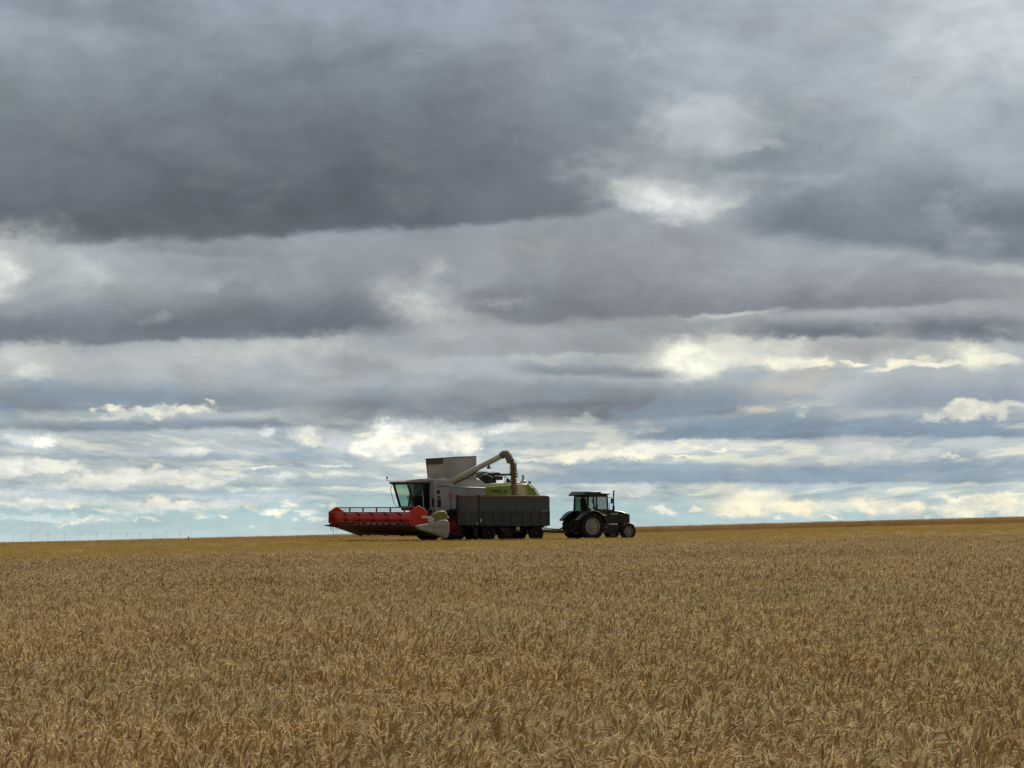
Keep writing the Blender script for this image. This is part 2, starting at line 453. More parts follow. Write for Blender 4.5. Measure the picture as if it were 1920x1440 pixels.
def smoothstep(a, b, x):
    t = np.clip((x - a) / (b - a), 0, 1)
    return t * t * (3 - 2 * t)

def gz(x, y):
    """Height of the land: flat by the camera, a shallow fall beyond the machines, a slight rise to the right."""
    x = np.asarray(x, float); y = np.asarray(y, float)
    b = 0.010 + 0.0156 * smoothstep(118, 235, y)
    f = np.where(y < 142, 0.0, np.where(y < 160, -0.0105 * (y - 142) ** 2 / 36, -0.0105 * (y - 151)))
    f = np.where(y < 262, f, -0.0105 * 111 - 0.0079 * (y - 262))
    w = 0.04 * np.sin(x * 0.11 + 1.3) * np.sin(y * 0.07 + 0.4) + 0.03 * np.sin(x * 0.043 - y * 0.031)
    return b * x + f + w * smoothstep(10, 40, y) * (1 - smoothstep(300, 500, y))
def gz1(x, y): return float(gz(x, y))

# ================================================================== ground
def build_ground():
    ys = np.concatenate([np.arange(-120, 0, 20), np.arange(0, 300, 3.0), np.geomspace(300, 9500, 60)])
    xs = np.concatenate([-np.geomspace(3500, 120, 26), np.arange(-110, 111, 3.5), np.geomspace(120, 3500, 26)])
    X, Y = np.meshgrid(xs, ys)
    Z = gz(X, Y)
    v = np.stack([X, Y, Z], -1).reshape(-1, 3)
    nx, ny = len(xs), len(ys)
    i = (np.arange(ny - 1)[:, None] * nx + np.arange(nx - 1)[None]).reshape(-1)
    f = np.stack([i, i + 1, i + nx + 1, i + nx], -1)
    me = bpy.data.meshes.new("ground")
    me.from_pydata(v.tolist(), [], f.tolist())
    me.shade_smooth()
    m, nt, p = new_mat("stubble_soil")
    n, l = link_nodes(nt)
    g = n('ShaderNodeNewGeometry')
    mp = n('ShaderNodeMapping'); mp.inputs['Scale'].default_value = (0.05, 0.22, 0.05); mp.inputs['Rotation'].default_value = (0, 0, R(-30))
    l(g.outputs['Position'], mp.inputs[0])
    a = n('ShaderNodeTexNoise'); a.inputs['Scale'].default_value = 1.0; a.inputs['Detail'].default_value = 6
    l(mp.outputs[0], a.inputs[0])
    b = n('ShaderNodeTexNoise'); b.inputs['Scale'].default_value = 6.0; b.inputs['Detail'].default_value = 8; b.inputs['Roughness'].default_value = 0.7
    l(g.outputs['Position'], b.inputs[0])
    r1 = n('ShaderNodeValToRGB')
    e = r1.color_ramp.elements
    e[0].position = .36; e[0].color = (0.26, 0.17, 0.050, 1)
    e[1].position = .64; e[1].color = (0.32, 0.225, 0.098, 1)
    l(a.outputs[0], r1.inputs[0])
    mx = n('ShaderNodeMix', data_type='RGBA', blend_type='MULTIPLY'); mx.inputs[0].default_value = 0.7
    r2 = n('ShaderNodeValToRGB'); r2.color_ramp.elements[0].position = .3; r2.color_ramp.elements[0].color = (.45, .42, .4, 1); r2.color_ramp.elements[1].position = .65
    l(b.outputs[0], r2.inputs[0]); l(r1.outputs[0], mx.inputs[6]); l(r2.outputs[0], mx.inputs[7])
    l(mx.outputs[2], p.inputs['Base Color'])
    p.inputs['Roughness'].default_value = 1.0
    p.inputs['Specular IOR Level'].default_value = 0.1
    bp = n('ShaderNodeBump'); bp.inputs['Strength'].default_value = 0.6; bp.inputs['Distance'].default_value = 0.08
    l(b.outputs[0], bp.inputs['Height']); l(bp.outputs[0], p.inputs['Normal'])
    me.materials.append(m)
    o = link(bpy.data.objects.new("ground", me))
    tag(o, kind='structure')
build_ground()

# ================================================================== crops
rng = np.random.default_rng(7)

def straw_material(name, lo, hi, warm):
    """Dry straw: every stalk has its own tone (attribute 'tone'), and broad patches ripen differently across the field."""
    m, nt, p = new_mat(name)
    n, l = link_nodes(nt)
    at = n('ShaderNodeAttribute', attribute_name='tone')
    oi = n('ShaderNodeObjectInfo')
    g = n('ShaderNodeNewGeometry')
    ns = n('ShaderNodeTexNoise'); ns.inputs['Scale'].default_value = 0.42; ns.inputs['Detail'].default_value = 5
    l(g.outputs['Position'], ns.inputs[0])
    ns2 = n('ShaderNodeTexNoise'); ns2.inputs['Scale'].default_value = 0.06; ns2.inputs['Detail'].default_value = 4
    l(g.outputs['Position'], ns2.inputs[0])
    ad = n('ShaderNodeMath', operation='MULTIPLY_ADD'); l(oi.outputs['Random'], ad.inputs[0]); ad.inputs[1].default_value = 0.25
    l(at.outputs['Fac'], ad.inputs[2])
    r = n('ShaderNodeValToRGB')
    e = r.color_ramp.elements
    e[0].position = 0.0; e[0].color = (*lo, 1)
    e[1].position = 1.15 if False else 1.0; e[1].color = (*hi, 1)
    l(ad.outputs[0], r.inputs[0])
    mr = n('ShaderNodeMapRange'); l(ns.outputs[0], mr.inputs[0]); mr.inputs[1].default_value = .42; mr.inputs[2].default_value = .68; mr.inputs[4].default_value = .7
    mx = n('ShaderNodeMix', data_type='RGBA', blend_type='MULTIPLY'); l(mr.outputs[0], mx.inputs[0]); l(r.outputs[0], mx.inputs[6]); mx.inputs[7].default_value = (*warm, 1)
    mr2 = n('ShaderNodeMapRange'); l(ns2.outputs[0], mr2.inputs[0]); mr2.inputs[1].default_value = .35; mr2.inputs[2].default_value = .65
    mx2 = n('ShaderNodeMix', data_type='RGBA', blend_type='MULTIPLY'); l(mr2.outputs[0], mx2.inputs[0]); l(mx.outputs[2], mx2.inputs[6]); mx2.inputs[7].default_value = (.88, .9, .84, 1)
    l(mx2.outputs[2], p.inputs['Base Color'])
    p.inputs['Roughness'].default_value = 0.75
    p.inputs['Specular IOR Level'].default_value = 0.25
    tr = n('ShaderNodeBsdfTranslucent'); l(mx2.outputs[2], tr.inputs[0])      # dry straw lets some light through
    ms = n('ShaderNodeMixShader'); ms.inputs[0].default_value = .42
    l(p.outputs[0], ms.inputs[1]); l(tr.outputs[0], ms.inputs[2])
    l(ms.outputs[0], nt.nodes['Material Output'].inputs[0])
    return m

WHEAT = straw_material("ripe_wheat", (0.32, 0.222, 0.10), (0.79, 0.62, 0.345), (1.0, .92, .82))
FARWHEAT = straw_material("far_wheat", (0.42, 0.29, 0.14), (0.82, 0.65, 0.40), (1.0, .9, .8))
STRAW = straw_material("cut_straw", (0.22, 0.145, 0.045), (0.50, 0.345, 0.12), (1.0, .9, .75))
WEED = straw_material("green_weed", (0.05, 0.085, 0.02), (0.12, 0.17, 0.05), (1.0, .9, .7))

class Clump:
    """Collects stalks, ears, awns and leaves of one small tuft as plain triangles and quads."""
    def __init__(self): self.v, self.f, self.t = [], [], []
    def ribbon(self, pts, widths, side, tone):
        b = len(self.v)
        for p, w in zip(pts, widths):
            self.v.append(tuple(p - side * w)); self.v.append(tuple(p + side * w)); self.t += [tone, tone]
        for i in range(len(pts) - 1):
            self.f.append((b + 2 * i, b + 2 * i + 1, b + 2 * i + 3, b + 2 * i + 2))
    def tube(self, pts, radii, tone, k=3):
        b = len(self.v)
        for i, (p, r) in enumerate(zip(pts, radii)):
            d = (pts[min(i + 1, len(pts) - 1)] - pts[max(i - 1, 0)]).normalized()
            a = d.orthogonal().normalized(); c = d.cross(a)
            for j in range(k):
                th = 2 * math.pi * j / k
                self.v.append(tuple(p + (a * math.cos(th) + c * math.sin(th)) * r))
                self.t.append(tone)
        for i in range(len(pts) - 1):
            for j in range(k):
                self.f.append((b + i * k + j, b + i * k + (j + 1) % k, b + (i + 1) * k + (j + 1) % k, b + (i + 1) * k + j))
    def mesh(self, name, mat):
        me = bpy.data.meshes.new(name)
        me.from_pydata(self.v, [], self.f)
        a = me.attributes.new('tone', 'FLOAT', 'POINT')
        a.data.foreach_set('value', self.t)
        me.materials.append(mat)
        return me

def rv(a, b): return float(rng.uniform(a, b))

def wheat_clump(name, nst, rad, mat, detail=2, hmin=.60, hmax=.80):
    c = Clump()
    for _ in range(nst):
        a = rv(0, 6.283); q = rad * math.sqrt(rv(0, 1))
        base = Vector((q * math.cos(a), q * math.sin(a), -.03))
        h = rv(hmin, hmax)
        th = rv(0, 6.283) if rng.random() < .5 else rv(-1.1, .3)      # many ears nod one way, as the wind left them
        lean = Vector((math.cos(th), math.sin(th), 0))
        bend = rv(.03, .18)
        tone = min(.78, max(0.0, rng.normal(.38, .13)))
        pts = [base + Vector((0, 0, h * s)) + lean * (bend * s ** 2.2) for s in ((0, .5, .8, 1) if detail > 1 else (.25, .75, 1))]
        c.tube(pts, [.0022] * len(pts) if detail > 1 else [.004] * len(pts), tone * .8 + .05, 3)
        # ear: nods over to one side
        d = (pts[-1] - pts[-2]).normalized()
        nod = rv(.1, 1.25)
        L_ = rv(.05, .08)
        k = 6 if detail > 1 else 4
        q_ = pts[-1]; ep = [q_]
        for i in range(k):
            an = nod * (i + 1) / k
            dd = (d * math.cos(an) + (lean * .9 - Vector((0, 0, .5 * an))) * math.sin(an)).normalized()
            q_ = q_ + dd * (L_ / k); ep.append(q_)
        if detail > 1:
            rr = [.0024, .0055, .005, .0058, .0048, .0046, .0018]
            c.tube(ep, rr, min(.8, tone + .06), 5)
        else:
            c.tube(ep, [.0025, .006, .006, .005, .002], tone, 3)
        # awns
        na = 9 if detail > 1 else 4
        for i in range(na):
            s = ep[1 + i % (len(ep) - 2)]
            dd = (ep[-1] - ep[-2]).normalized()
            o = Vector((rv(-1, 1), rv(-1, 1), rv(-.5, 1)))
            w = (dd + o * .42).normalized()
            e = s + w * rv(.03, .07) + Vector((0, 0, -.008))
            sd = w.cross(Vector((rv(-1, 1), rv(-1, 1), rv(-1, 1)))).normalized()
            aw = .0010 if detail > 1 else .0022
            c.ribbon([s, (s + e) / 2 + Vector((0, 0, .003)), e], [aw, aw, aw * .4], sd, min(.85, tone + .16))
        # dry leaves
        for _k in range(int(rng.random() < .8) + int(rng.random() < .35)) if detail > 1 else range(int(rng.random() < .6)):
            s0 = rv(.45, .92)
            s = base + Vector((0, 0, h * s0)) + lean * (bend * s0 ** 2.2)
            az = rv(0, 6.283); out = Vector((math.cos(az), math.sin(az), 0))
            ln = rv(.06, .14); up = rv(.2, 1.0); curl = rv(.6, 2.2)
            lp = [s]
            for i in range(4):
                t = (i + 1) / 4
                lp.append(s + out * (ln * t * .8) + Vector((0, 0, ln * (up * t - curl * t * t * .6))))
            sd = out.cross(Vector((rv(-.4, .4), rv(-.4, .4), 1))).normalized()
            c.ribbon(lp, [.0015, .003, .003, .002, .0006], sd, max(0, min(.85, rng.normal(.38, .22))))
    return c.mesh(name, mat)

def stubble_clump(name, nst, rad, mat):
    c = Clump()
    for _ in range(nst):
        base = Vector((rv(-rad, rad), rv(-.09, .09) + .17 * int(rng.integers(-1, 2)), -.02))
        h = rv(.04, .10)
        top = base + Vector((rv(-.03, .03), rv(-.03, .03), h))
        sd = Vector((rv(-1, 1), rv(-1, 1), 0)).normalized()
        c.ribbon([base, top], [.004, .004], sd, min(.8, max(.1, rng.normal(.45, .2))))
    for _ in range(nst // 2):                                  # chopped straw lying about
        p = Vector((rv(-rad, rad), rv(-rad, rad), rv(.02, .1)))
        d = Vector((rv(-1, 1), rv(-1, 1), rv(-.15, .25))).normalized() * rv(.06, .16)
        c.ribbon([p, p + d], [.004, .003], Vector((0, 0, 1)), min(.85, max(.1, rng.normal(.5, .2))))
    return c.mesh(name, mat)

def weed_clump(name, n_, mat):
    c = Clump()
    for _ in range(n_):
        az = rv(0, 6.283); out = Vector((math.cos(az), math.sin(az), 0))
        ln = rv(.15, .4)
        lp = [Vector((rv(-.1, .1), rv(-.1, .1), 0)) + out * (ln * .7 * t) + Vector((0, 0, ln * (1.5 * t - .9 * t * t))) for t in (0, .35, .7, 1)]
        c.ribbon(lp, [.01, .03, .03, .004], out.cross(Vector((0, 0, 1))), rv(.1, .8))
    return c.mesh(name, mat)

def scatter(name, P, rot, scl, idx, meshes, **tags):
    """One object: a point cloud whose points carry the tufts (Geometry Nodes)."""
    col = bpy.data.collections.new(name + "_tufts")
    for i, me in enumerate(meshes):
        col.objects.link(bpy.data.objects.new("%s_tuft_%02d" % (name, i), me))
    me = bpy.data.meshes.new(name)
    me.from_pydata(P.tolist(), [], [])
    for an, ty, key, arr in (('rot', 'FLOAT_VECTOR', 'vector', rot), ('scl', 'FLOAT', 'value', scl), ('idx', 'INT', 'value', idx)):
        a = me.attributes.new(an, ty, 'POINT')
        a.data.foreach_set(key, np.ascontiguousarray(arr).ravel())
    o = link(bpy.data.objects.new(name, me))
    ng = bpy.data.node_groups.new(name + "_scatter", 'GeometryNodeTree')
    ng.interface.new_socket('Geometry', in_out='INPUT', socket_type='NodeSocketGeometry')
    ng.interface.new_socket('Geometry', in_out='OUTPUT', socket_type='NodeSocketGeometry')
    n, l = link_nodes(ng)
    gi, go = n('NodeGroupInput'), n('NodeGroupOutput')
    ci = n('GeometryNodeCollectionInfo'); ci.inputs[0].default_value = col; ci.inputs[1].default_value = True; ci.inputs[2].default_value = True
    ip = n('GeometryNodeInstanceOnPoints'); ip.inputs['Pick Instance'].default_value = True
    def na(nm, ty):
        x = n('GeometryNodeInputNamedAttribute', data_type=ty); x.inputs[0].default_value = nm
        return x.outputs[0]
    er = n('FunctionNodeEulerToRotation')
    l(na('rot', 'FLOAT_VECTOR'), er.inputs[0])
    l(gi.outputs[0], ip.inputs['Points']); l(ci.outputs[0], ip.inputs['Instance'])
    l(na('idx', 'INT'), ip.inputs['Instance Index']); l(er.outputs[0], ip.inputs['Rotation']); l(na('scl', 'FLOAT'), ip.inputs['Scale'])
    l(ip.outputs[0], go.inputs[0])
    md = o.modifiers.new("scatter", 'NODES'); md.node_group = ng
    tag(o, **tags)
    return o

EDGE = 0.945                                    # slope of the edge between standing wheat and stubble
def edge_y(x): return 59.0 + EDGE * x + 1.2 * np.sin(x * 0.35) + 0.6 * np.sin(x * 1.3)

def jitter_grid(x0, x1, y0, y1, step):
    X, Y = np.meshgrid(np.arange(x0, x1, step), np.arange(y0, y1, step))
    X = X.ravel() + rng.uniform(-.6, .6, X.size) * step
    Y = Y.ravel() + rng.uniform(-.6, .6, Y.size) * step
    return X, Y

def place(X, Y, nm, smin=.90, smax=1.07, tilt=.08, spin=.7):
    k = len(X)
    P = np.stack([X, Y, gz(X, Y)], -1)
    rot = np.stack([rng.normal(0, tilt, k), rng.normal(0, tilt, k), rng.uniform(-spin, spin, k)], -1)
    lod = 0.022 * np.sin(X * .5 + Y * .21) + 0.022 * np.sin(X * .17 - Y * .4 + 2)      # taller and shorter patches
    return P, rot, rng.uniform(smin, smax, k) + lod, rng.integers(0, nm, k)

# standing wheat in front of the camera
near_t = [wheat_clump("wheat_tuft", 34, .17, WHEAT, 2) for _ in range(10)]
X, Y = jitter_grid(-17, 17, 1.6, 26, .17)
k = (np.abs(X) < 9 + .27 * Y)
tags = dict(label="ripe brown wheat standing in the foreground field", cat="wheat field", kind="stuff")
scatter("standing_wheat", *place(X[k], Y[k], 10, spin=1.4), near_t, **tags)
mid_t = [wheat_clump("wheat_tuft", 44, .24, WHEAT, 1) for _ in range(7)]
X, Y = jitter_grid(-34, 36, 26, 96, .25)
k = (np.abs(X) < 9 + .27 * Y) & (Y < edge_y(X))
scatter("standing_wheat", *place(X[k], Y[k], 7, spin=1.4), mid_t,
        label="ripe brown wheat standing farther out, up to the edge of the stubble", cat="wheat field", kind="stuff")

# uncut wheat beyond the stubble
far_t = [wheat_clump("far_wheat_tuft", 60, .75, FARWHEAT, 1, .58, .82) for _ in range(5)]
X, Y = jitter_grid(-105, 105, 246, 285, .95)
k = Y > 247 + 1.0 * np.sin(X * .21) + .5 * np.sin(X * .9)
X1, Y1 = X[k], Y[k]
X, Y = jitter_grid(-260, 260, 285, 700, 4.2)
k = np.abs(X) < 25 + .3 * Y
X1, Y1 = np.concatenate([X1, X[k]]), np.concatenate([Y1, Y[k]])
scatter("far_wheat", *place(X1, Y1, 5, .74, 1.0, .05, 3.1), far_t,
        label="strip of uncut wheat along the horizon beyond the stubble", cat="wheat field", kind="stuff")

# stubble round the machines
st_t = [stubble_clump("stubble_tuft", 46, .5, STRAW) for _ in range(5)]
X, Y = jitter_grid(-72, 76, 30, 250, .8)
k = (Y > edge_y(X) - .4) & (np.abs(X) < 12 + .25 * Y) & (rng.random(len(X)) < np.clip(1.35 - Y / 220, .35, 1))
P_, r_, s_, i_ = place(X[k], Y[k], 5, .8, 1.25, .04, .2)
r_[:, 2] += R(30)
scatter("stubble", P_, r_, s_, i_, st_t, label="short golden stubble and loose straw on the cut field", cat="stubble", kind="stuff")

# a few green weeds in the stubble on the left
wd = [weed_clump("weed_tuft", 16, WEED) for _ in range(3)]
wx, wy = [], []
for px, py, cnt in ((120, 1051, 26), (85, 1052, 12), (60, 1053, 7), (155, 1050, 5), (300, 1043, 4)):
    for _ in range(cnt):
        d = rv(64, 74)
        wx.append((px + rng.normal(0, 9) - 960) / FPX * d); wy.append(d)
wx, wy = np.array(wx), np.array(wy)
scatter("weeds", *place(wx, wy, 3, .5, 1.0, .1, 3.1), wd, label="low green weeds in the stubble at the far left", cat="weeds", kind="stuff")

# ================================================================== machine kit
def paint(name, rgb, rough=0.45, metal=0.0, dirt=0.0, dirt_rgb=(.20, .15, .09), spec=0.5, scale=3.0, low=0.0):
    """Weathered paint: field dust in patches (thicker low down when low > 0)."""
    m, nt, p = new_mat(name)
    n, l = link_nodes(nt)
    p.inputs['Roughness'].default_value = rough
    p.inputs['Metallic'].default_value = metal
    p.inputs['Specular IOR Level'].default_value = spec
    if not dirt:
        p.inputs['Base Color'].default_value = (*rgb, 1)
        return m
    t = n('ShaderNodeTexCoord')
    ns = n('ShaderNodeTexNoise'); ns.inputs['Scale'].default_value = scale; ns.inputs['Detail'].default_value = 7; ns.inputs['Roughness'].default_value = .65
    l(t.outputs['Object'], ns.inputs[0])
    mr = n('ShaderNodeMapRange'); mr.inputs[1].default_value = .38; mr.inputs[2].default_value = .72; mr.inputs[4].default_value = dirt
    l(ns.outputs[0], mr.inputs[0])
    fac = mr.outputs[0]
    if low:
        s = n('ShaderNodeSeparateXYZ'); l(t.outputs['Object'], s.inputs[0])
        m2 = n('ShaderNodeMapRange'); m2.inputs[1].default_value = 2.2; m2.inputs[2].default_value = .2; m2.inputs[4].default_value = low
        l(s.outputs[2], m2.inputs[0])
        ad = n('ShaderNodeMath', operation='ADD', use_clamp=True); l(fac, ad.inputs[0]); l(m2.outputs[0], ad.inputs[1])
        fac = ad.outputs[0]
    mx = n('ShaderNodeMix', data_type='RGBA')
    l(fac, mx.inputs[0]); mx.inputs[6].default_value = (*rgb, 1); mx.inputs[7].default_value = (*dirt_rgb, 1)
    l(mx.outputs[2], p.inputs['Base Color'])
    m3 = n('ShaderNodeMapRange'); m3.inputs[3].default_value = rough; m3.inputs[4].default_value = min(1, rough + .35)
    l(fac, m3.inputs[0]); l(m3.outputs[0], p.inputs['Roughness'])
    return m

MAT = dict(
    white=paint("white_paint", (.40, .395, .375), .45, dirt=.55, dirt_rgb=(.34, .30, .23), scale=1.6),
    cream=paint("cream_steel", (.56, .54, .46), .45, dirt=.5, dirt_rgb=(.36, .31, .22), scale=2.0),
    spout=paint('grimy_spout', (.17, .16, .12), .6, dirt=.5, dirt_rgb=(.2, .15, .09)),
    beige=paint("dusty_beige_steel", (.42, .36, .28), .6, dirt=.5, dirt_rgb=(.3, .25, .18)),
    lime=paint("lime_green_paint", (.27, .36, .03), .4, dirt=.55, dirt_rgb=(.24, .23, .07), scale=1.5),
    olive=paint("dusty_green_paint", (.15, .17, .022), .5, dirt=.7, dirt_rgb=(.20, .17, .06), scale=3),
    divider=paint("scuffed_white_divider", (.33, .32, .295), .55, dirt=.6, dirt_rgb=(.20, .175, .125), scale=4),
    red=paint("red_paint", (.55, .015, .009), .36, dirt=.4, dirt_rgb=(.22, .04, .018), scale=2.0),
    darkred=paint("dark_red_paint", (.22, .012, .012), .5, dirt=.5, dirt_rgb=(.13, .05, .03)),
    rusty=paint('rusty_drawbar', (.045, .028, .018), .8, dirt=.6, dirt_rgb=(.09, .05, .025)),
    rimred=paint("red_wheel_rim", (.40, .014, .016), .5, dirt=.4, dirt_rgb=(.2, .07, .04)),
    black=paint("black_steel", (.014, .015, .015), .5, dirt=.35, dirt_rgb=(.05, .04, .03)),
    residue=paint("crop_stained_steel", (.028, .018, .012), .8, dirt=.9, dirt_rgb=(.10, .072, .03), scale=2.2),
    rubber=paint("tyre_rubber", (.013, .013, .013), .85, dirt=.45, dirt_rgb=(.045, .036, .024), spec=.2),
    steel=paint("bare_steel", (.45, .45, .44), .35, metal=.6, dirt=.3),
    grey=paint("grey_painted_board", (.054, .066, .075), .6, dirt=.5, dirt_rgb=(.066, .064, .056), scale=1.3),
    blueboard=paint("blue_black_board", (.030, .038, .051), .55, dirt=.45, dirt_rgb=(.05, .045, .038), scale=1.3),
    rail=paint("dusty_brown_rail", (.14, .10, .06), .8, dirt=.6, dirt_rgb=(.24, .18, .10)),
    tailgate=paint("grey_tailgate", (.10, .10, .094), .6, dirt=.5, dirt_rgb=(.14, .12, .09), scale=1.3),
    chassis=paint("black_chassis", (.010, .010, .011), .65, dirt=.4, dirt_rgb=(.04, .032, .022)),
    tractor=paint("black_green_paint", (.006, .009, .008), .30, dirt=.22, dirt_rgb=(.03, .028, .02), scale=2.0),
    fender=paint("dark_green_fender", (.007, .010, .009), .4, dirt=.3, dirt_rgb=(.03, .027, .021), scale=2.0),
    rim=paint("pale_grey_rim", (.27, .27, .26), .5, dirt=.4, dirt_rgb=(.2, .17, .13)),
    seat=paint("black_seat_cloth", (.012, .012, .014), .9),
    letter_red=paint("red_lettering", (.66, .025, .02), .5),
    letter_black=paint("black_lettering", (.012, .014, .012), .5),
    letter_white=paint("pale_lettering", (.6, .6, .58), .5),
    lamp=paint("lamp_glass", (.6, .6, .58), .15),
    amber=paint("amber_lamp", (.5, .16, .02), .2),
    grain=paint("falling_grain", (.20, .125, .045), .8, dirt=.6, dirt_rgb=(.13, .075, .026), scale=6.0),
    pylon=paint("hazed_concrete_pole", (.46, .54, .56), .9),  # pale blue-grey stands in for the haze of distance
    post=paint("weathered_post", (.06, .05, .04), .9),
)

def glass(name, tint, refl=.12):
    m = bpy.data.materials.new(name); m.use_nodes = True
    nt = m.node_tree; nt.nodes.clear()
    n, l = link_nodes(nt)
    t = n('ShaderNodeBsdfTransparent'); t.inputs[0].default_value = (*tint, 1)
    g = n('ShaderNodeBsdfGlossy'); g.inputs['Roughness'].default_value = .05; g.inputs[0].default_value = (.9, .95, .93, 1)
    f0 = n('ShaderNodeLayerWeight'); f = n('ShaderNodeMath', operation='POWER'); l(f0.outputs['Facing'], f.inputs[0]); f.inputs[1].default_value = 4.0
    a = n('ShaderNodeMath', operation='MULTIPLY_ADD'); l(f.outputs[0], a.inputs[0]); a.inputs[1].default_value = .5; a.inputs[2].default_value = refl * .3
    mx = n('ShaderNodeMixShader'); l(a.outputs[0], mx.inputs[0]); l(t.outputs[0], mx.inputs[1]); l(g.outputs[0], mx.inputs[2])
    o = n('ShaderNodeOutputMaterial'); l(mx.outputs[0], o.inputs[0])
    return m
MAT['smoked_glass'] = glass("smoked_glass", (.74, .77, .76))
MAT['glass'] = glass("green_tinted_glass", (.74, .87, .83))
MAT['dark_glass'] = glass("dark_tinted_glass", (.42, .48, .46))

class MB:
    """Builds ONE mesh out of bevelled boxes, prisms, tubes and lathed bodies."""
    def __init__(self): self.bm = bmesh.new()
    def box(self, x0, x1, y0, y1, z0, z1, bev=.012):
        return self.prism([(x0, z0), (x1, z0), (x1, z1), (x0, z1)], y0, y1, 'y', bev)
    def prism(self, pts, c0, c1, axis='y', bev=.012):
        """Outline pts extruded from c0 to c1: axis y takes (x, z), x takes (y, z), z takes (x, y)."""
        bm = self.bm
        def P(p, c):
            return {'y': (p[0], c, p[1]), 'x': (c, p[0], p[1]), 'z': (p[0], p[1], c)}[axis]
        a = [bm.verts.new(P(p, c0)) for p in pts]
        b = [bm.verts.new(P(p, c1)) for p in pts]
        n = len(pts)
        fs = [bm.faces.new(a[::-1]), bm.faces.new(b)]
        for i in range(n):
            fs.append(bm.faces.new((a[i], a[(i + 1) % n], b[(i + 1) % n], b[i])))
        bmesh.ops.recalc_face_normals(bm, faces=fs)
        if bev:
            es = list({e for f in fs for e in f.edges})
            m = min(e.calc_length() for e in es)
            bmesh.ops.bevel(bm, geom=es, offset=min(bev, m * .3), segments=1, affect='EDGES', profile=.5)
        return self
    def hexa(self, c8):
        """Any six-sided block from its eight corners (bottom four round, then top four)."""
        v = [self.bm.verts.new(c) for c in c8]
        fs = [self.bm.faces.new([v[i] for i in q]) for q in ((3, 2, 1, 0), (4, 5, 6, 7), (0, 1, 5, 4), (1, 2, 6, 5), (2, 3, 7, 6), (3, 0, 4, 7))]
        bmesh.ops.recalc_face_normals(self.bm, faces=fs)
        return self
    def panel(self, q4, th, nrm):
        """A flat plate: four corners and a thickness along nrm."""
        nv = Vector(nrm).normalized() * th
        a = [Vector(p) for p in q4]
        return self.hexa(a + [p + nv for p in a])
    def tube(self, pts, r, k=8, r1=None, caps=True):
        pts = [Vector(p) for p in pts]
        bm = self.bm
        rings = []
        ref = None
        for i, p in enumerate(pts):
            d = (pts[min(i + 1, len(pts) - 1)] - pts[max(i - 1, 0)]).normalized()
            if ref is None: ref = d.orthogonal().normalized()
            a = (ref - d * ref.dot(d)).normalized(); c = d.cross(a); ref = a
            rad = r if r1 is None else r + (r1 - r) * i / (len(pts) - 1)
            if isinstance(r, (list, tuple)): rad = r[i]
            rings.append([bm.verts.new(p + (a * math.cos(2 * math.pi * j / k) + c * math.sin(2 * math.pi * j / k)) * rad) for j in range(k)])
        for A, B in zip(rings, rings[1:]):
            for j in range(k):
                bm.faces.new((A[j], A[(j + 1) % k], B[(j + 1) % k], B[j]))
        if caps:
            bm.faces.new(rings[0][::-1]); bm.faces.new(rings[-1])
        return self
    def bar(self, p0, p1, w=.05, h=None):
        """Square bar between two points."""
        h = h or w
        p0, p1 = Vector(p0), Vector(p1)
        d = (p1 - p0).normalized()
        s = d.cross(Vector((0, 0, 1)))
        s = s.normalized() if s.length > 1e-3 else Vector((1, 0, 0))
        u = s.cross(d)
        return self.hexa([p0 - s * w / 2 - u * h / 2, p0 + s * w / 2 - u * h / 2, p1 + s * w / 2 - u * h / 2, p1 - s * w / 2 - u * h / 2,
                          p0 - s * w / 2 + u * h / 2, p0 + s * w / 2 + u * h / 2, p1 + s * w / 2 + u * h / 2, p1 - s * w / 2 + u * h / 2])
    def lathe(self, prof, o=(0, 0, 0), k=28, closed=False):
        """Profile [(radius, y)] turned round the y axis through o."""
        bm = self.bm
        rings = []
        for r, y in prof:
            if r < 1e-5:
                rings.append([bm.verts.new((o[0], o[1] + y, o[2]))])
            else:
                rings.append([bm.verts.new((o[0] + r * math.cos(2 * math.pi * j / k), o[1] + y, o[2] + r * math.sin(2 * math.pi * j / k))) for j in range(k)])
        pairs = list(zip(rings, rings[1:])) + ([(rings[-1], rings[0])] if closed else [])
        fs = []
        for A, B in pairs:
            for j in range(k):
                q = [A[j % len(A)], A[(j + 1) % len(A)], B[(j + 1) % len(B)], B[j % len(B)]]
                q = list(dict.fromkeys(q))
                if len(q) > 2: fs.append(bm.faces.new(q))
        bmesh.ops.recalc_face_normals(bm, faces=fs)
        return self
    def build(self, name, mat, parent=None, loc=None, rot=None, smooth=40):
        me = bpy.data.meshes.new(name)
        self.bm.to_mesh(me); self.bm.free()
        me.materials.append(MAT[mat] if isinstance(mat, str) else mat)
        if smooth:
            me.shade_smooth(); me.set_sharp_from_angle(angle=R(smooth))
        o = link(bpy.data.objects.new(name, me), parent)
        if loc: o.location = loc
        if rot: o.rotation_euler = rot
        return o

def empty(name, loc=(0, 0, 0), rz=0.0, parent=None):
    o = bpy.data.objects.new(name, None)
    o.empty_display_size = .3
    link(o, parent)
    o.location = loc; o.rotation_euler = (0, 0, rz)
    return o

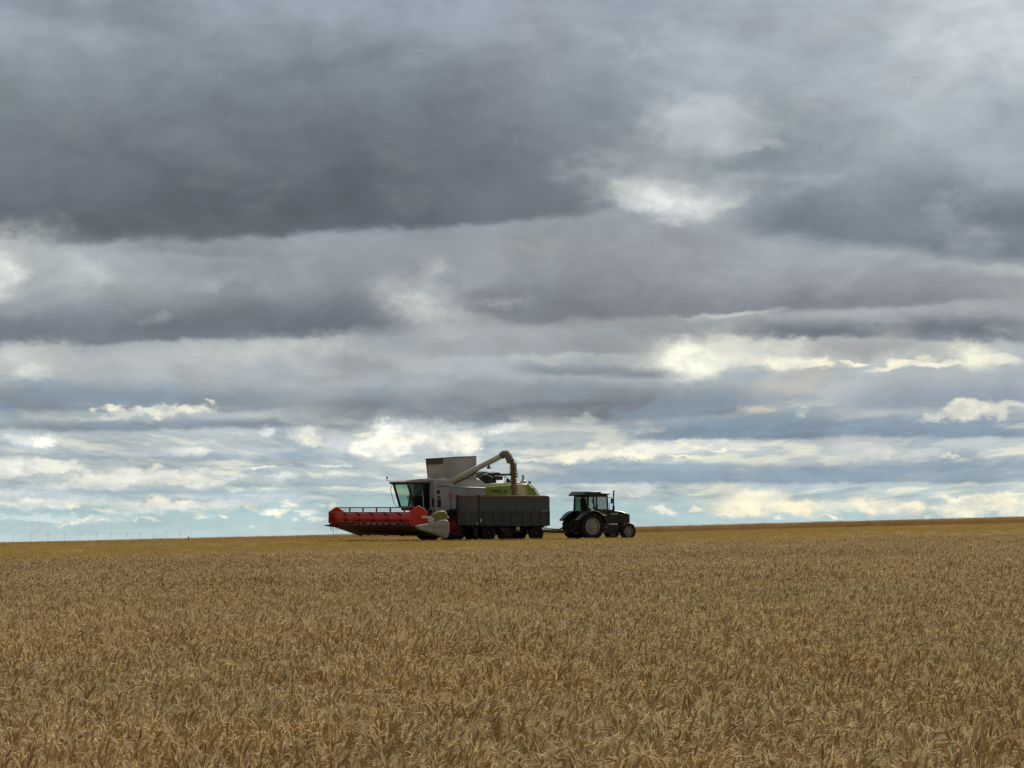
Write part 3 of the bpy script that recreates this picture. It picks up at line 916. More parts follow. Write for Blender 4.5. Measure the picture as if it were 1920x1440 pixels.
def tyre_mb(rad, w, rim, lugs=0, lug_h=.035):
    m = MB()
    h = w / 2
    m.lathe([(rim * .97, -h * .72), (rim * 1.08, -h * .86), (rad * .80, -h), (rad * .94, -h * .93), (rad, -h * .62), (rad, 0), (rad, h * .62),
             (rad * .94, h * .93), (rad * .80, h), (rim * 1.08, h * .86), (rim * .97, h * .72)], k=36, closed=True)
    for i in range(lugs):
        for sgn in (-1, 1):
            t0 = 2 * math.pi * (i + (.5 if sgn > 0 else 0)) / lugs
            t1 = t0 + 2 * math.pi / lugs * .75
            a, b = [], []
            for t, y, rr in ((t0, sgn * h * .04, rad), (t1, sgn * h * .92, rad * .955)):
                wd = 2 * math.pi / lugs * .22
                for tt in (t - wd, t + wd):
                    a.append(Vector((rr * .98 * math.cos(tt), y, rr * .98 * math.sin(tt))))
                    b.append(Vector(((rr + lug_h) * math.cos(tt), y, (rr + lug_h) * math.sin(tt))))
            a = [a[0], a[1], a[3], a[2]]; b = [b[0], b[1], b[3], b[2]]
            m.hexa(a + b)
    return m

def rim_mb(rim, w, dish=.35, holes=0):
    """Rim ring and dished disc with hub and wheel nuts; outer side is -y."""
    m = MB()
    h = w / 2
    y = -h * dish
    m.lathe([(rim, -h * .74), (rim * 1.03, -h * .78), (rim * .93, -h * .72), (rim * .88, -h * .2), (rim * .86, h * .7), (rim * 1.0, h * .74)], k=36, closed=False)
    m.lathe([(rim * .88, y + .05), (rim * .62, y + .02), (rim * .56, y - .05), (rim * .30, y - .06), (rim * .26, y - .13), (rim * .16, y - .15), (0, y - .15)], k=28)
    for i in range(8):
        t = 2 * math.pi * i / 8
        m.lathe([(.022, 0), (.022, -.03), (0, -.03)], (rim * .42 * math.cos(t), y - .055, rim * .42 * math.sin(t)), k=6)
    return m

_wheels = {}
def wheel(parent, loc, rad, w, rim, rim_mat, near=True, lugs=0, dish=.35, turn=0.0):
    """An empty named wheel with a tyre and a rim; repeats share their meshes."""
    e = empty("wheel", loc, turn + (0.0 if near else math.pi), parent)
    key = (rad, w, rim, rim_mat, lugs, dish)
    if key not in _wheels:
        t = tyre_mb(rad, w, rim, lugs).build("tyre", 'rubber', e)
        r = rim_mb(rim, w, dish).build("rim", rim_mat, e)
        _wheels[key] = (t, r)
    else:
        for s in _wheels[key]:
            c = s.copy(); SC.collection.objects.link(c); c.parent = e
    return e

def lettering(text, size, mat, parent, loc, rot, depth=.004, name="lettering", squash=1.0):
    cu = bpy.data.curves.new("letters", 'FONT')
    cu.body = text; cu.size = size; cu.extrude = depth
    cu.align_x = 'LEFT'; cu.space_character = 1.05
    tmp = bpy.data.objects.new("letters", cu)
    SC.collection.objects.link(tmp)
    dg = bpy.context.evaluated_depsgraph_get()
    me = bpy.data.meshes.new_from_object(tmp.evaluated_get(dg))
    bpy.data.objects.remove(tmp)
    me.name = name
    me.materials.clear(); me.materials.append(MAT[mat])
    o = link(bpy.data.objects.new(name, me), parent)
    o.location = loc; o.rotation_euler = rot; o.scale = (squash, 1, 1)
    return o

# ================================================================== combine harvester (x: towards its rear, -y: its left side, seen by us)
def build_combine():
    O = (-4.23, 136.5)
    root = empty("combine_harvester", (*O, gz1(*O) - .03), R(34))
    tag(root, "white and lime green combine harvester with raised red header, unloading grain through its long spout", "combine harvester")
    A = lambda name, m, mat, parent=root, **k: m.build(name, mat, parent, **k)

    # running gear
    for y, near in ((-1.32, True), (1.32, False)):
        wheel(root, (0, y, .95), .95, .72, .50, 'rimred', near, 22)
        wheel(root, (3.85, y * .96, .68), .68, .46, .36, 'rimred', near, 18)
    m = MB()
    m.box(-1.1, 5.9, -.95, .95, .95, 1.75, .04)
    m.tube([(0, -1.0, .95), (0, 1.0, .95)], .16, 10)
    m.tube([(3.85, -1.1, .68), (3.85, 1.1, .68)], .11, 10)
    m.bar((3.85, 0, .7), (3.85, 0, 1.1), .3)
    m.prism([(.6, .72), (2.6, .62), (3.2, .95), (.2, .95)], -.75, .75, 'y', .03)
    m.box(-1.25, .75, -1.40, -.96, 1.42, 1.60, .02)
    for x in (1.6, 2.7, 4.6): m.tube([(x, -1.1, 1.35), (x, -1.02, 1.35)], .26, 18)
    A("chassis", m, 'chassis')

    # body shell
    m = MB()
    m.prism([(-1.28, 1.64), (2.3, 1.64), (2.3, 3.17), (-.22, 3.22), (-.22, 3.60), (-1.28, 3.64)], -1.45, 1.45, 'y', .05)
    body = A("body", m, 'white')
    m = MB()                                             # door seams and hatch standing proud of the shell
    m.box(-.18, 2.2, -1.462, -1.448, 1.78, 3.05, .006)
    m.box(-1.0, -.30, -1.462, -1.448, 3.22, 3.52, .02)
    A("side_hatch", m, 'white', body)
    A("round_cap", MB().tube([(-1.06, -1.47, 2.88), (-1.06, -1.44, 2.88)], .12, 14), 'black', body)
    A("vent", MB().box(-1.12, -.88, -1.468, -1.448, 1.98, 2.46, .01), 'black', body)
    A("vent", MB().box(-1.12, -.92, -1.468, -1.448, 2.52, 2.64, .01), 'black', body)
    A("vent", MB().box(-1.295, -1.27, -1.32, -.98, 2.0, 2.5, .005), 'black', body)
    m = MB()
    m.bar((-1.27, -1.46, 3.195), (-.22, -1.46, 3.195), .02)
    m.bar((-.22, -1.462, 3.165), (2.3, -1.462, 3.115), .022)
    m.bar((-.20, -1.462, 3.1), (-.20, -1.462, 1.7), .018)
    m.bar((1.0, -1.462, 3.02), (1.0, -1.462, 1.8), .014)
    for x in (.12, .9, 1.1, 2.1): m.box(x - .04, x + .04, -1.475, -1.458, 2.98, 3.02, .004)
    m.box(.55, .62, -1.478, -1.458, 2.2, 2.38, .006)
    A("panel_gap", m, 'black', body)
    lettering("CLAAS", .34, 'letter_red', body, (-.42, -1.468, 2.53), (math.pi / 2, 0, 0), squash=1.25)

    # green rear hood
    m = MB()
    m.prism([(2.304, 1.64), (6.05, 1.75), (6.20, 2.55), (5.78, 3.12), (5.35, 3.40), (4.9, 3.41), (2.304, 3.20)], -1.44, 1.44, 'y', .05)
    rear = A("rear_hood", m, 'lime')
    m = MB()
    for k in range(7): m.box(4.55, 5.35, -1.452, -1.436, 2.30 + k * .07, 2.335 + k * .07, .004)
    m.bar((2.36, -1.446, 2.70), (6.1, -1.446, 2.62), .014)
    A("louvre", m, 'black', rear)
    lettering("MEGA", .25, 'letter_black', rear, (2.66, -1.452, 2.86), (math.pi / 2, 0, 0), squash=1.0)
    lettering("350", .25, 'letter_black', rear, (3.56, -1.452, 2.86), (math.pi / 2, 0, 0), squash=1.0)
    m = MB()
    m.tube([(5.45, -1.46, 3.36), (5.84, -1.46, 3.06), (6.24, -1.46, 2.52)], .028, 6)
    m.box(5.40, 5.52, -1.40, -1.30, 3.40, 3.56, .01)
    A("tail_trim", m, 'black', rear)
    m = MB()
    m.prism([(6.0, 1.0), (6.9, .9), (6.6, 1.9), (6.05, 2.2)], -1.0, 1.0, 'y', .04)
    A("straw_chopper", m, 'chassis')

    # deck between shell and grain tank, with engine bay
    m = MB()
    m.prism([(-.30, 3.15), (2.55, 3.12), (2.4, 3.45), (1.9, 3.72), (-.30, 3.76)], -1.12, 1.12, 'y', .05)
    m.prism([(2.3, 3.14), (5.3, 3.36), (5.1, 3.52), (2.5, 3.40)], -1.0, 1.0, 'y', .04)
    A("upper_deck", m, 'cream')
    m = MB()
    m.lathe([(0, -.42), (.30, -.40), (.50, -.28), (.52, .2), (.46, .4), (0, .42)], (2.75, -.35, 3.62), 26)
    m.prism([(2.0, 3.38), (3.9, 3.45), (3.75, 4.0), (3.3, 4.12), (2.25, 4.06), (2.02, 3.8)], -.2, .8, 'y', .06)
    m.tube([(2.0, -.9, 3.55), (2.35, -.95, 3.85), (2.6, -.95, 3.9), (3.1, -.9, 3.7)], .10, 8)
    m.tube([(3.0, -.6, 3.95), (3.55, -.62, 4.02), (3.85, -.5, 3.98)], .13, 10)
    m.box(3.4, 3.95, -.75, -.1, 3.62, 3.86, .03)
    A("engine", m, 'black')
    m = MB()
    m.tube([(3.6, -.55, 3.95), (4.75, -.55, 3.97)], .075, 10)
    A("exhaust_pipe", m, 'black')
    m = MB()
    for a, b in (((3.95, -.95, 3.34), (3.95, -.95, 3.86)), ((3.95, -.95, 3.86), (4.6, -.95, 3.40)), ((3.4, -.95, 3.86), (3.95, -.95, 3.86))):
        m.tube([a, b], .022, 6)
    m.prism([(4.05, 3.36), (4.62, 3.40), (4.12, 3.74)], -.92, -.86, 'y', .01)
    A("handrail", m, 'black')
    m = MB()
    m.box(5.02, 5.30, -1.25, -1.0, 3.42, 3.60, .02)
    m.tube([(5.14, -1.12, 3.58), (5.14, -1.12, 3.84)], .085, 10)
    b = A("work_lamp", m, 'lamp')
    m = MB(); m.lathe([(.085, 0), (.08, .06), (0, .08)], (0, 0, 0), 10)
    A("lamp_cap", m, 'black', b, loc=(5.14, -1.12, 3.845), rot=(math.pi / 2, 0, 0))

    # grain tank extension: four raised walls, their shaded inside given as black
    zt0, zt1 = 4.86, 5.00
    m = MB()
    m.panel([(-.46, -1.14, 3.70), (1.80, -1.14, 3.66), (1.70, -1.28, zt1), (-.62, -1.28, zt0)], .03, (0, 1, 0))
    tank = A("grain_tank_wall", m, 'white', smooth=0)
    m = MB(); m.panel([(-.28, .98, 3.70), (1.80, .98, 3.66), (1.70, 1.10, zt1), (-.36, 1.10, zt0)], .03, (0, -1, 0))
    A("grain_tank_wall", m, 'black', smooth=0)  # far wall black: shade inside the tank put into its colour
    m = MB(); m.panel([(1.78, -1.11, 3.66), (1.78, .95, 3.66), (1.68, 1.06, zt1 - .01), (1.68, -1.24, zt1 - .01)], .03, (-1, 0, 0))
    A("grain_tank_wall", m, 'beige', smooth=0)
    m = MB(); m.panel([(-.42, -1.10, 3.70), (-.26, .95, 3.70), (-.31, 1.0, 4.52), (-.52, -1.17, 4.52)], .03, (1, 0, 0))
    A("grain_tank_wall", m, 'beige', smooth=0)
    m = MB()
    m.tube([(-.62, -1.27, zt0), (1.70, -1.27, zt1), (1.69, 1.09, zt1), (-.36, 1.09, zt0), (-.62, -1.27, zt0)], .028, 6, caps=False)
    m.panel([(-.55, -1.22, zt0 - .02), (-.38, 1.02, zt0 - .02), (-.38, 1.02, zt0 - .34), (-.55, -1.22, zt0 - .30)], .02, (1, 0, 0))  # black strip painted in for the shaded inside above the front wall
    A("tank_rim_and_shade", m, 'black')

    # unloading auger swung out over the trailer
    p0, p1 = Vector((-.10, -1.02, 3.42)), Vector((2.05, -3.55, 5.02))
    d = (p1 - p0).normalized()
    m = MB()
    m.tube([p0 - d * .05, p0 + d * 1.9], .175, 18)
    m.tube([p0 + d * 1.9, p0 + d * 2.0], .20, 18)
    m.tube([p0 + d * 2.0, p1], .158, 18)
    m.lathe([(0, -.3), (.27, -.26), (.30, 0), (.27, .26), (0, .3)], tuple(p0 - d * .02), 18)
    m.box(-.36, .12, -1.42, -.8, 3.1, 3.3, .03)
    au = A("unloading_auger", m, 'cream')
    m = MB()
    s = Vector((.42, -.50, 0)).normalized()
    pts = [p1 - d * .12, p1 + d * .10 + Vector((0, 0, .03)), p1 + d * .26 + Vector((0, 0, -.02)), p1 + s * .36 + Vector((0, 0, -.08)), p1 + s * .44 + Vector((0, 0, -.30)), p1 + s * .46 + Vector((0, 0, -.46))]
    m.tube(pts, [.20, .22, .225, .225, .22, .20], 16)
    A("spout", m, 'spout', au)
    m = MB()
    q = p0 + d * 2.75
    m.bar(q + Vector((0, 0, -.15)), q + Vector((0, 0, -.34)), .08)
    m.box(q.x - .1, q.x + .1, q.y - .08, q.y + .08, q.z - .38, q.z - .27, .01)
    A("auger_lamp", m, 'black', au)
    m = MB()
    m.tube([p0 + d * .2 + Vector((.05, .1, -.2)), p0 + d * 1.3 + Vector((.1, .15, -.27)), p0 + d * 1.95 + Vector((0, 0, -.18))], .04, 8)
    A("auger_ram", m, 'black', au)

    # cab
    y0, y1 = -.80, .80
    m = MB()
    m.prism([(-2.20, 1.80), (-1.20, 1.80), (-1.20, 2.02), (-2.30, 2.02)], y0, y1, 'y', .02)          # floor
    m.box(-1.29, -1.20, y0, y1, 2.02, 3.40, .01)                                                     # rear wall
    for y in (y0, y1):
        m.bar((-2.28, y, 1.98), (-2.76, y, 3.40), .085, .11)                                          # A pillars
        m.bar((-1.26, y, 1.98), (-1.26, y, 3.40), .10, .10)
        m.bar((-2.28, y, 2.0), (-1.2, y, 2.0), .07, .10)
        m.bar((-2.72, y, 3.37), (-1.2, y, 3.40), .07, .12)
    m.bar((-2.72, y0, 3.36), (-2.72, y1, 3.36), .08, .10)
    m.bar((-1.72, y0, 3.38), (-1.62, y0, 2.02), .045, .045)                                           # door post
    cab = A("cab", m, 'black')
    m = MB()
    m.prism([(-2.98, 3.42), (-1.16, 3.46), (-1.16, 3.64), (-1.9, 3.66), (-2.86, 3.55), (-3.0, 3.47)], y0 - .10, y1 + .10, 'y', .04)
    roof = A("cab_roof", m, 'white', cab)
    for y in (-.75, -.5, .5, .75):
        A("headlamp", MB().box(-3.02, -2.90, y - .09, y + .09, 3.35, 3.44, .02), 'black', cab)
    m = MB()
    m.panel([(-2.30, y0 + .05, 2.03), (-2.30, y1 - .05, 2.03), (-2.75, y1 - .05, 3.33), (-2.75, y0 + .05, 3.33)], .012, (1, 0, 0))
    A("windscreen", m, 'glass', cab, smooth=0)
    m = MB(); m.panel([(-2.22, y0, 2.05), (-1.66, y0, 2.05), (-1.74, y0, 3.32), (-2.66, y0, 3.32)], .012, (0, 1, 0))
    A("side_window", m, 'glass', cab, smooth=0)
    m = MB(); m.panel([(-1.60, y0, 2.05), (-1.31, y0, 2.05), (-1.31, y0, 3.32), (-1.68, y0, 3.32)], .012, (0, 1, 0))
    A("side_window", m, 'dark_glass', cab, smooth=0)
    m = MB(); m.panel([(-2.22, y1, 2.05), (-1.31, y1, 2.05), (-1.31, y1, 3.32), (-2.66, y1, 3.32)], .012, (0, -1, 0))
    A("side_window", m, 'glass', cab, smooth=0)
    m = MB()
    m.prism([(-1.72, 2.02), (-1.32, 2.02), (-1.32, 3.02), (-1.46, 3.0), (-1.58, 2.55), (-1.95, 2.52), (-2.0, 2.40), (-1.72, 2.34)], -.27, .27, 'y', .05)
    m.box(-2.18, -1.5, -.70, -.40, 2.02, 2.62, .04)
    A("driver_seat", m, 'seat', cab)
    A("steering_wheel", MB().tube([(-2.22, 0, 2.02), (-2.12, 0, 2.58)], .05, 8).bar((-2.12, -.2, 2.62), (-2.12, .2, 2.62), .04)
      .tube([(-2.12 + .12 * math.cos(t), .22 * math.sin(t), 2.62 + .12 * math.cos(t)) for t in np.linspace(0, 6.283, 15)], .022, 6), 'black', cab)
    m = MB()
    m.tube([(-2.86, y1 + .08, 3.50), (-2.98, y1 + .34, 3.56), (-2.98, y1 + .36, 3.78)], .018, 6)
    m.box(-3.01, -2.97, y1 + .28, y1 + .42, 3.66, 3.80, .01)
    m.tube([(-2.80, y1 + .06, 3.36), (-2.72, y1 + .40, 3.0), (-2.45, y1 + .42, 2.2), (-2.30, y1 + .1, 1.95)], .018, 6)
    A("mirror", m, 'black', cab)
    m = MB()
    m.tube([(-2.72, y0 - .02, 3.46), (-2.78, y0 - .36, 3.40), (-2.66, y0 - .36, 3.1)], .018, 6)
    A("mirror", m, 'black', cab)

    # ladder and platform beside the cab
    m = MB()
    for x in (-1.98, -1.44):
        m.tube([(x + .10, -1.02, 2.95), (x, -1.30, 2.1), (x + .03, -1.42, 1.72)], .022, 6)
        m.tube([(x, -1.05, 1.9), (x + .02, -1.62, .78)], .025, 6)
    for t in (.0, .3, .6, .9):
        m.box(-1.98, -1.44, -1.14 - .5 * t - .06, -1.14 - .5 * t + .06, 1.68 - .94 * t, 1.71 - .94 * t, .004)
    A("ladder", m, 'steel')
    m = MB(); m.box(-2.25, -1.2, -1.35, -.8, 1.74, 1.84, .01)
    A("platform", m, 'black')

    # feeder house
    m = MB()
    m.prism([(-1.0, 1.2), (-.9, 1.95), (-2.5, 1.55), (-2.62, .5), (-2.2, .42)], -.72, .72, 'y', .03)
    A("feeder_house", m, 'darkred')

    build_header(root)
    return root

def build_header(root):
    """The raised cutting table with its reel: one part of the combine, its pieces sub-parts."""
    XR, ZR, W = -4.38, 1.40, 4.65
    m = MB()
    m.prism([(-4.42, .93), (-4.36, .83), (-3.3, .46), (-2.75, .38), (-2.42, .44), (-2.42, 1.34), (-2.50, 1.34), (-2.56, .58), (-3.0, .52), (-4.3, .95)], -4.62, 4.62, 'y', .01)
    for y in np.linspace(-4.4, 4.4, 13): m.box(-2.8, -2.38, y - .05, y + .05, .34, .48, .01)
    for y in np.linspace(-3.9, 3.9, 5): m.prism([(-3.9, .66), (-2.6, .30), (-2.5, .36), (-2.7, .46)], y - .12, y + .12, 'y', .01)
    hd = m.build("header", 'residue', root)
    A = lambda name, m, mat, **k: m.build(name, mat, hd, **k)
    # red rear wall
    m = MB(); m.box(-2.62, -2.565, -4.6, 4.6, .62, 1.33, .01)
    m.tube([(-2.50, -4.62, 1.36), (-2.50, 4.62, 1.36)], .07, 8)
    A("rear_wall", m, 'darkred')
    # intake auger with flighting
    m = MB(); m.tube([(-3.05, -4.5, .86), (-3.05, 4.5, .86)], .20, 14)
    for k in range(110):
        y = -4.4 + 8.8 * k / 109
        t = y * 9 * (1 if y < 0 else -1)
        c, s = math.cos(t), math.sin(t)
        m.panel([(-3.05 + .19 * c, y, .86 + .19 * s), (-3.05 + .32 * c, y, .86 + .32 * s), (-3.05 + .32 * math.cos(t + .75), y + .085, .86 + .32 * math.sin(t + .75)), (-3.05 + .19 * math.cos(t + .75), y + .085, .86 + .19 * math.sin(t + .75))], .012, (0, 1, 0))
    A("feed_auger", m, 'darkred', smooth=0)
    # knife with fingers and straw caught on it
    m = MB(); m.box(-4.50, -4.36, -4.6, 4.6, .86, .90, .004)
    for k in range(61):
        y = -4.56 + k * .152
        m.prism([(-4.62, .885), (-4.46, .90), (-4.46, .86)], y - .018, y + .018, 'y', 0)
    A("cutter_bar", m, 'black', smooth=0)
    m = MB()
    rr = random.Random(4)
    for k in range(150):
        y = rr.uniform(-4.55, 4.0) if k < 100 else rr.uniform(-4.5, -1.8)
        x = rr.uniform(-4.5, -3.4); z = .90 - (x + 4.4) * .12 + rr.uniform(-.06, .14)
        dv = Vector((rr.uniform(-.3, .2), rr.uniform(-.3, .3), rr.uniform(-.12, .1)))
        m.bar((x, y, z), Vector((x, y, z)) + dv, .014)
    for y in (-2.2, -1.2, -3.0, .6, 1.9, -3.6): m.box(-4.52, -4.40, y - .22, y + .22, .93, .99, .01)
    for k in range(9):
        y = 4.72 + rr.uniform(-.1, .1); x = rr.uniform(-4.85, -4.4)
        m.bar((x, y, .93), (x + rr.uniform(-.05, .12), y, .93 - rr.uniform(.2, .6)), .010)
    A("caught_straw", m, 'rail', smooth=0)['kind'] = 'stuff'
    # reel
    m = MB()
    nsec = 6
    L_ = 2 * W / nsec
    for s in range(nsec):
        c = -W + L_ * (s + .5)
        prof = []
        for q in np.linspace(-1, 1, 9):
            prof.append((.275 + .055 * (1 - q * q), c + q * L_ * .485))
        m.lathe([(.2, c - L_ * .49)] + prof + [(.2, c + L_ * .49)], (XR, 0, ZR), 26)
    m.tube([(XR, -W, ZR), (XR, W, ZR)], .19, 12)
    reel = A("reel", m, 'red')
    m = MB()
    RB = .57
    for k in range(6):
        t = R(30 + 60 * k)
        x, z = XR + RB * math.cos(t), ZR + RB * math.sin(t)
        m.tube([(x, -W, z), (x, W, z)], .030, 8)
        for y in np.linspace(-W + .08, W - .08, 60):
            m.bar((x, y, z), (x + .05, y, z - .20), .010)
    A("tine_bar", m, 'darkred', smooth=0)
    for s in range(1, nsec):
        m = MB()
        y = -W + L_ * s
        for k in range(6):
            t = R(30 + 60 * k)
            m.bar((XR + .2 * math.cos(t), y, ZR + .2 * math.sin(t)), (XR + RB * math.cos(t), y, ZR + RB * math.sin(t)), .05, .10)
        A("reel_arm", m, 'darkred', smooth=0)
    for y, rr_ in ((-W, .68), (W, .64)):
        m = MB()
        m.prism([(XR + rr_ * math.cos(R(30 + 60 * k)), ZR + rr_ * math.sin(R(30 + 60 * k))) for k in range(6)], y - .03, y + .03, 'y', .01)
        m.tube([(XR, y - .06, ZR), (XR, y + .06, ZR)], .14, 12)
        A("reel_end_plate", m, 'red')
    # reel lift arms
    for y in (-W - .14, W + .14):
        m = MB()
        m.bar((-2.45, y, 1.42), (XR + .1, y, ZR + .03), .07, .13)
        m.tube([(-2.6, y, .9), (-3.5, y, 1.36)], .035, 8)
        A("lift_arm", m, 'cream')
    # near end: white crop divider, green drive cover, pale bracket
    m = MB()
    out = [(-4.75, .96), (-4.62, .80), (-4.45, .71), (-3.4, .44), (-2.76, .20), (-2.62, .28), (-2.53, .60), (-2.55, 1.08), (-2.66, 1.24), (-2.84, 1.30), (-3.15, 1.26), (-3.8, 1.10)]
    m.prism(out, -5.02, -4.72, 'y', .07)
    m.bar((-3.9, -5.035, .86), (-2.75, -5.035, .92), .03, .05)
    m.bar((-3.7, -5.035, .62), (-2.8, -5.035, .48), .03, .05)
    A("crop_divider", m, 'divider')
    m = MB()
    m.prism([(-3.45, 1.20), (-2.62, 1.20), (-2.60, 1.62), (-2.80, 1.80), (-3.15, 1.78), (-3.55, 1.62), (-3.62, 1.45), (-3.40, 1.42)], -4.92, -4.70, 'y', .05)
    A("drive_cover", m, 'olive')
    m = MB(); m.box(-3.85, -3.42, -4.84, -4.72, 1.12, 1.40, .02)
    A("bracket", m, 'cream')
    # far end: long dark pointed divider
    m = MB()
    m.hexa([(-5.15, 4.80, .90), (-5.15, 4.82, .90), (-4.25, 4.92, .78), (-4.25, 4.66, .78), (-5.15, 4.80, .92), (-5.15, 4.82, .92), (-4.25, 4.92, 1.06), (-4.25, 4.66, 1.06)])
    m.prism([(-4.3, .78), (-2.6, .25), (-2.45, .5), (-2.5, 1.2), (-3.4, 1.15), (-4.3, 1.06)], 4.66, 4.90, 'y', .03)
    A("crop_divider", m, 'black')

combine = build_combine()

# ================================================================== grain trailer (x: towards the tractor, -y: towards us)
def build_trailer():
    P0 = (-1.92, 132.0)
    root = empty("grain_trailer", (*P0, gz1(*P0) - .04), R(30))
    tag(root, "dark grey high-sided grain trailer standing under the unloading spout, parked behind the tractor", "trailer")
    A = lambda name, m, mat, parent=root, **k: m.build(name, mat, parent, **k)
    L_, W, Z0, Z1, Z2 = 4.72, 2.5, .92, 1.76, 2.64
    # chassis, axles, turntable
    m = MB()
    for y in (.75, 1.75): m.box(.15, 4.6, y - .06, y + .06, .66, .86, .01)
    for x in (.3, 1.4, 2.5, 3.3, 4.4): m.box(x - .05, x + .05, .1, 2.4, .80, .90, .01)
    m.box(.05, L_ - .05, .06, 2.44, .87, .92, .005)
    for x in (.78, 3.98):
        m.tube([(x, .2, .47), (x, 2.3, .47)], .07, 10)
        for y in (.72, 1.78): m.prism([(x - .5, .64), (x, .52), (x + .5, .64), (x, .60)], y - .04, y + .04, 'y', 0)
    m.tube([(3.98, 1.25, .56), (3.98, 1.25, .74)], .48, 20)
    m.box(1.5, 2.2, .12, .5, .52, .82, .03)
    m.box(1.35, 3.2, .5, 2.3, .46, .80, .05)
    m.box(-.02, .06, .15, .55, .28, .8, .01); m.box(-.02, .06, 1.95, 2.35, .28, .8, .01)
    A("chassis", m, 'chassis')
    for x in (.78, 3.98):
        for y, near in ((.28, True), (2.22, False)):
            wheel(root, (x, y, .47), .47, .27, .27, 'chassis', near, 0, .2)
    m = MB()
    for y in (.95, 1.55): m.bar((4.4, y, .58), (6.75, 1.25, .52), .09, .14)
    m.tube([(6.7, 1.25, .52), (6.9, 1.25, .52)], .06, 8)
    A("drawbar", m, 'rusty')
    m = MB()
    for y, sg in ((1.0, .10), (1.3, .16), (1.5, .06)):
        m.tube([(4.74, y, .95), (5.3, y + .05, .80 - sg), (6.1, 1.2, .74 - sg), (6.75, 1.22, .98), (7.2, 1.25, 1.15)], .022, 6)
    A("hose", m, 'chassis')

    # lower drop sides with ribs
    t = .05
    def side(x0, x1, y0, y1, z0, z1, ribs, axis, out, name, mat):
        m = MB()
        m.box(x0, x1, y0, y1, z0, z1, .012)
        for c in ribs:
            if axis == 'x': m.box(c - .05, c + .05, min(y0, y0 + out * .045) if out < 0 else y1 - .002, y0 + .002 if out < 0 else y1 + .045, z0 + .03, z1 - .03, .008)
            else: m.box(min(x0, x0 + out * .045) if out < 0 else x1 - .002, x0 + .002 if out < 0 else x1 + .045, c - .05, c + .05, z0 + .03, z1 - .03, .008)
        if axis == 'x':
            yy = (y0 - .03, y0 + .01) if out < 0 else (y1 - .01, y1 + .03)
            for z in (z0 + .05, z1 - .05): m.box(x0 + .02, x1 - .02, *yy, z - .035, z + .035, .006)
        else:
            xx = (x0 - .03, x0 + .01) if out < 0 else (x1 - .01, x1 + .03)
            for z in (z0 + .05, z1 - .05): m.box(*xx, y0 + .02, y1 - .02, z - .035, z + .035, .006)
        return A(name, m, mat)
    ribs = [.42, 1.02, 1.62, 2.22, 2.95, 3.55, 4.15]
    side(.06, L_ - .06, 0, t, Z0, Z1, ribs, 'x', -1, "side_board", 'blueboard')
    side(.06, L_ - .06, W - t, W, Z0, Z1, ribs, 'x', 1, "side_board", 'blueboard')
    side(0, t, .06, W - .06, Z0, Z1, [.5, .95, 1.55, 2.0], 'y', -1, "tailgate", 'tailgate')
    side(L_ - t, L_, .06, W - .06, Z0, Z1, [.5, .95, 1.55, 2.0], 'y', 1, "front_board", 'blueboard')
    # extension boards with a rounded front top corner
    def ext(y0, y1, name):
        m = MB()
        pts = [(.06, Z1 + .012), (L_ + .03, Z1 + .004), (L_ + .03, Z2 - .13), (L_ - .01, Z2 - .04), (L_ - .09, Z2 - .01), (.06, Z2 - .01)]
        m.prism(pts, y0, y1, 'y', .01)
        m.box(.06, L_ + .025, y0 - .015, y1 + .015, Z1 + .012, Z1 + .06, .006)
        for x in (1.35, 2.55, 3.75): m.box(x - .03, x + .03, y0 - .02, y1 + .02, Z1 + .06, Z2 - .08, .004)
        return A(name, m, 'grey')
    ext(.0, .04, "extension_board"); ext(W - .04, W, "extension_board")
    m = MB(); m.box(0, .04, .06, W - .06, Z1 + .012, Z2 - .01, .01)
    A("extension_board", m, 'tailgate')
    m = MB(); m.box(L_ - .05, L_ - .01, .05, W - .05, Z1 + .012, Z2 - .03, .01)
    A("extension_board", m, 'grey')
    m = MB()
    m.box(.02, L_ - .2, -.03, .06, Z2 - .10, Z2 + .012, .02)
    m.box(.02, L_ - .2, W - .06, W + .03, Z2 - .10, Z2 + .012, .02)
    m.box(-.025, .065, .03, W - .03, Z2 - .10, Z2 + .008, .02)
    A("top_rail", m, 'rail')
    for y in (0, W):
        A("corner_post", MB().box(-.05, .055, y - .055, y + .055, Z0 - .02, Z2 + .06, .01), 'black')
        A("corner_post", MB().box(L_ - .06, L_ + .02, y - .05, y + .05, Z0 - .02, Z1 + .03, .01), 'black')
    # lamps and reflectors
    m = MB()
    m.box(.10, .17, -.075, -.045, 1.12, 1.30, .006)
    A("reflector", m, 'lamp')
    m = MB(); m.box(-.085, -.05, -.02, .07, .99, 1.10, .006)
    A("reflector", m, 'lamp')
    for y in (.55, 2.1):
        m = MB(); m.box(-.06, -.01, y - .1, y + .1, .74, .86, .01)
        A("tail_lamp", m, 'chassis')
    m = MB(); m.tube([(2.65, .04, .74), (2.65, .10, .74)], .12, 14)
    A("side_marker", m, 'beige')
    return root
trailer = build_trailer()

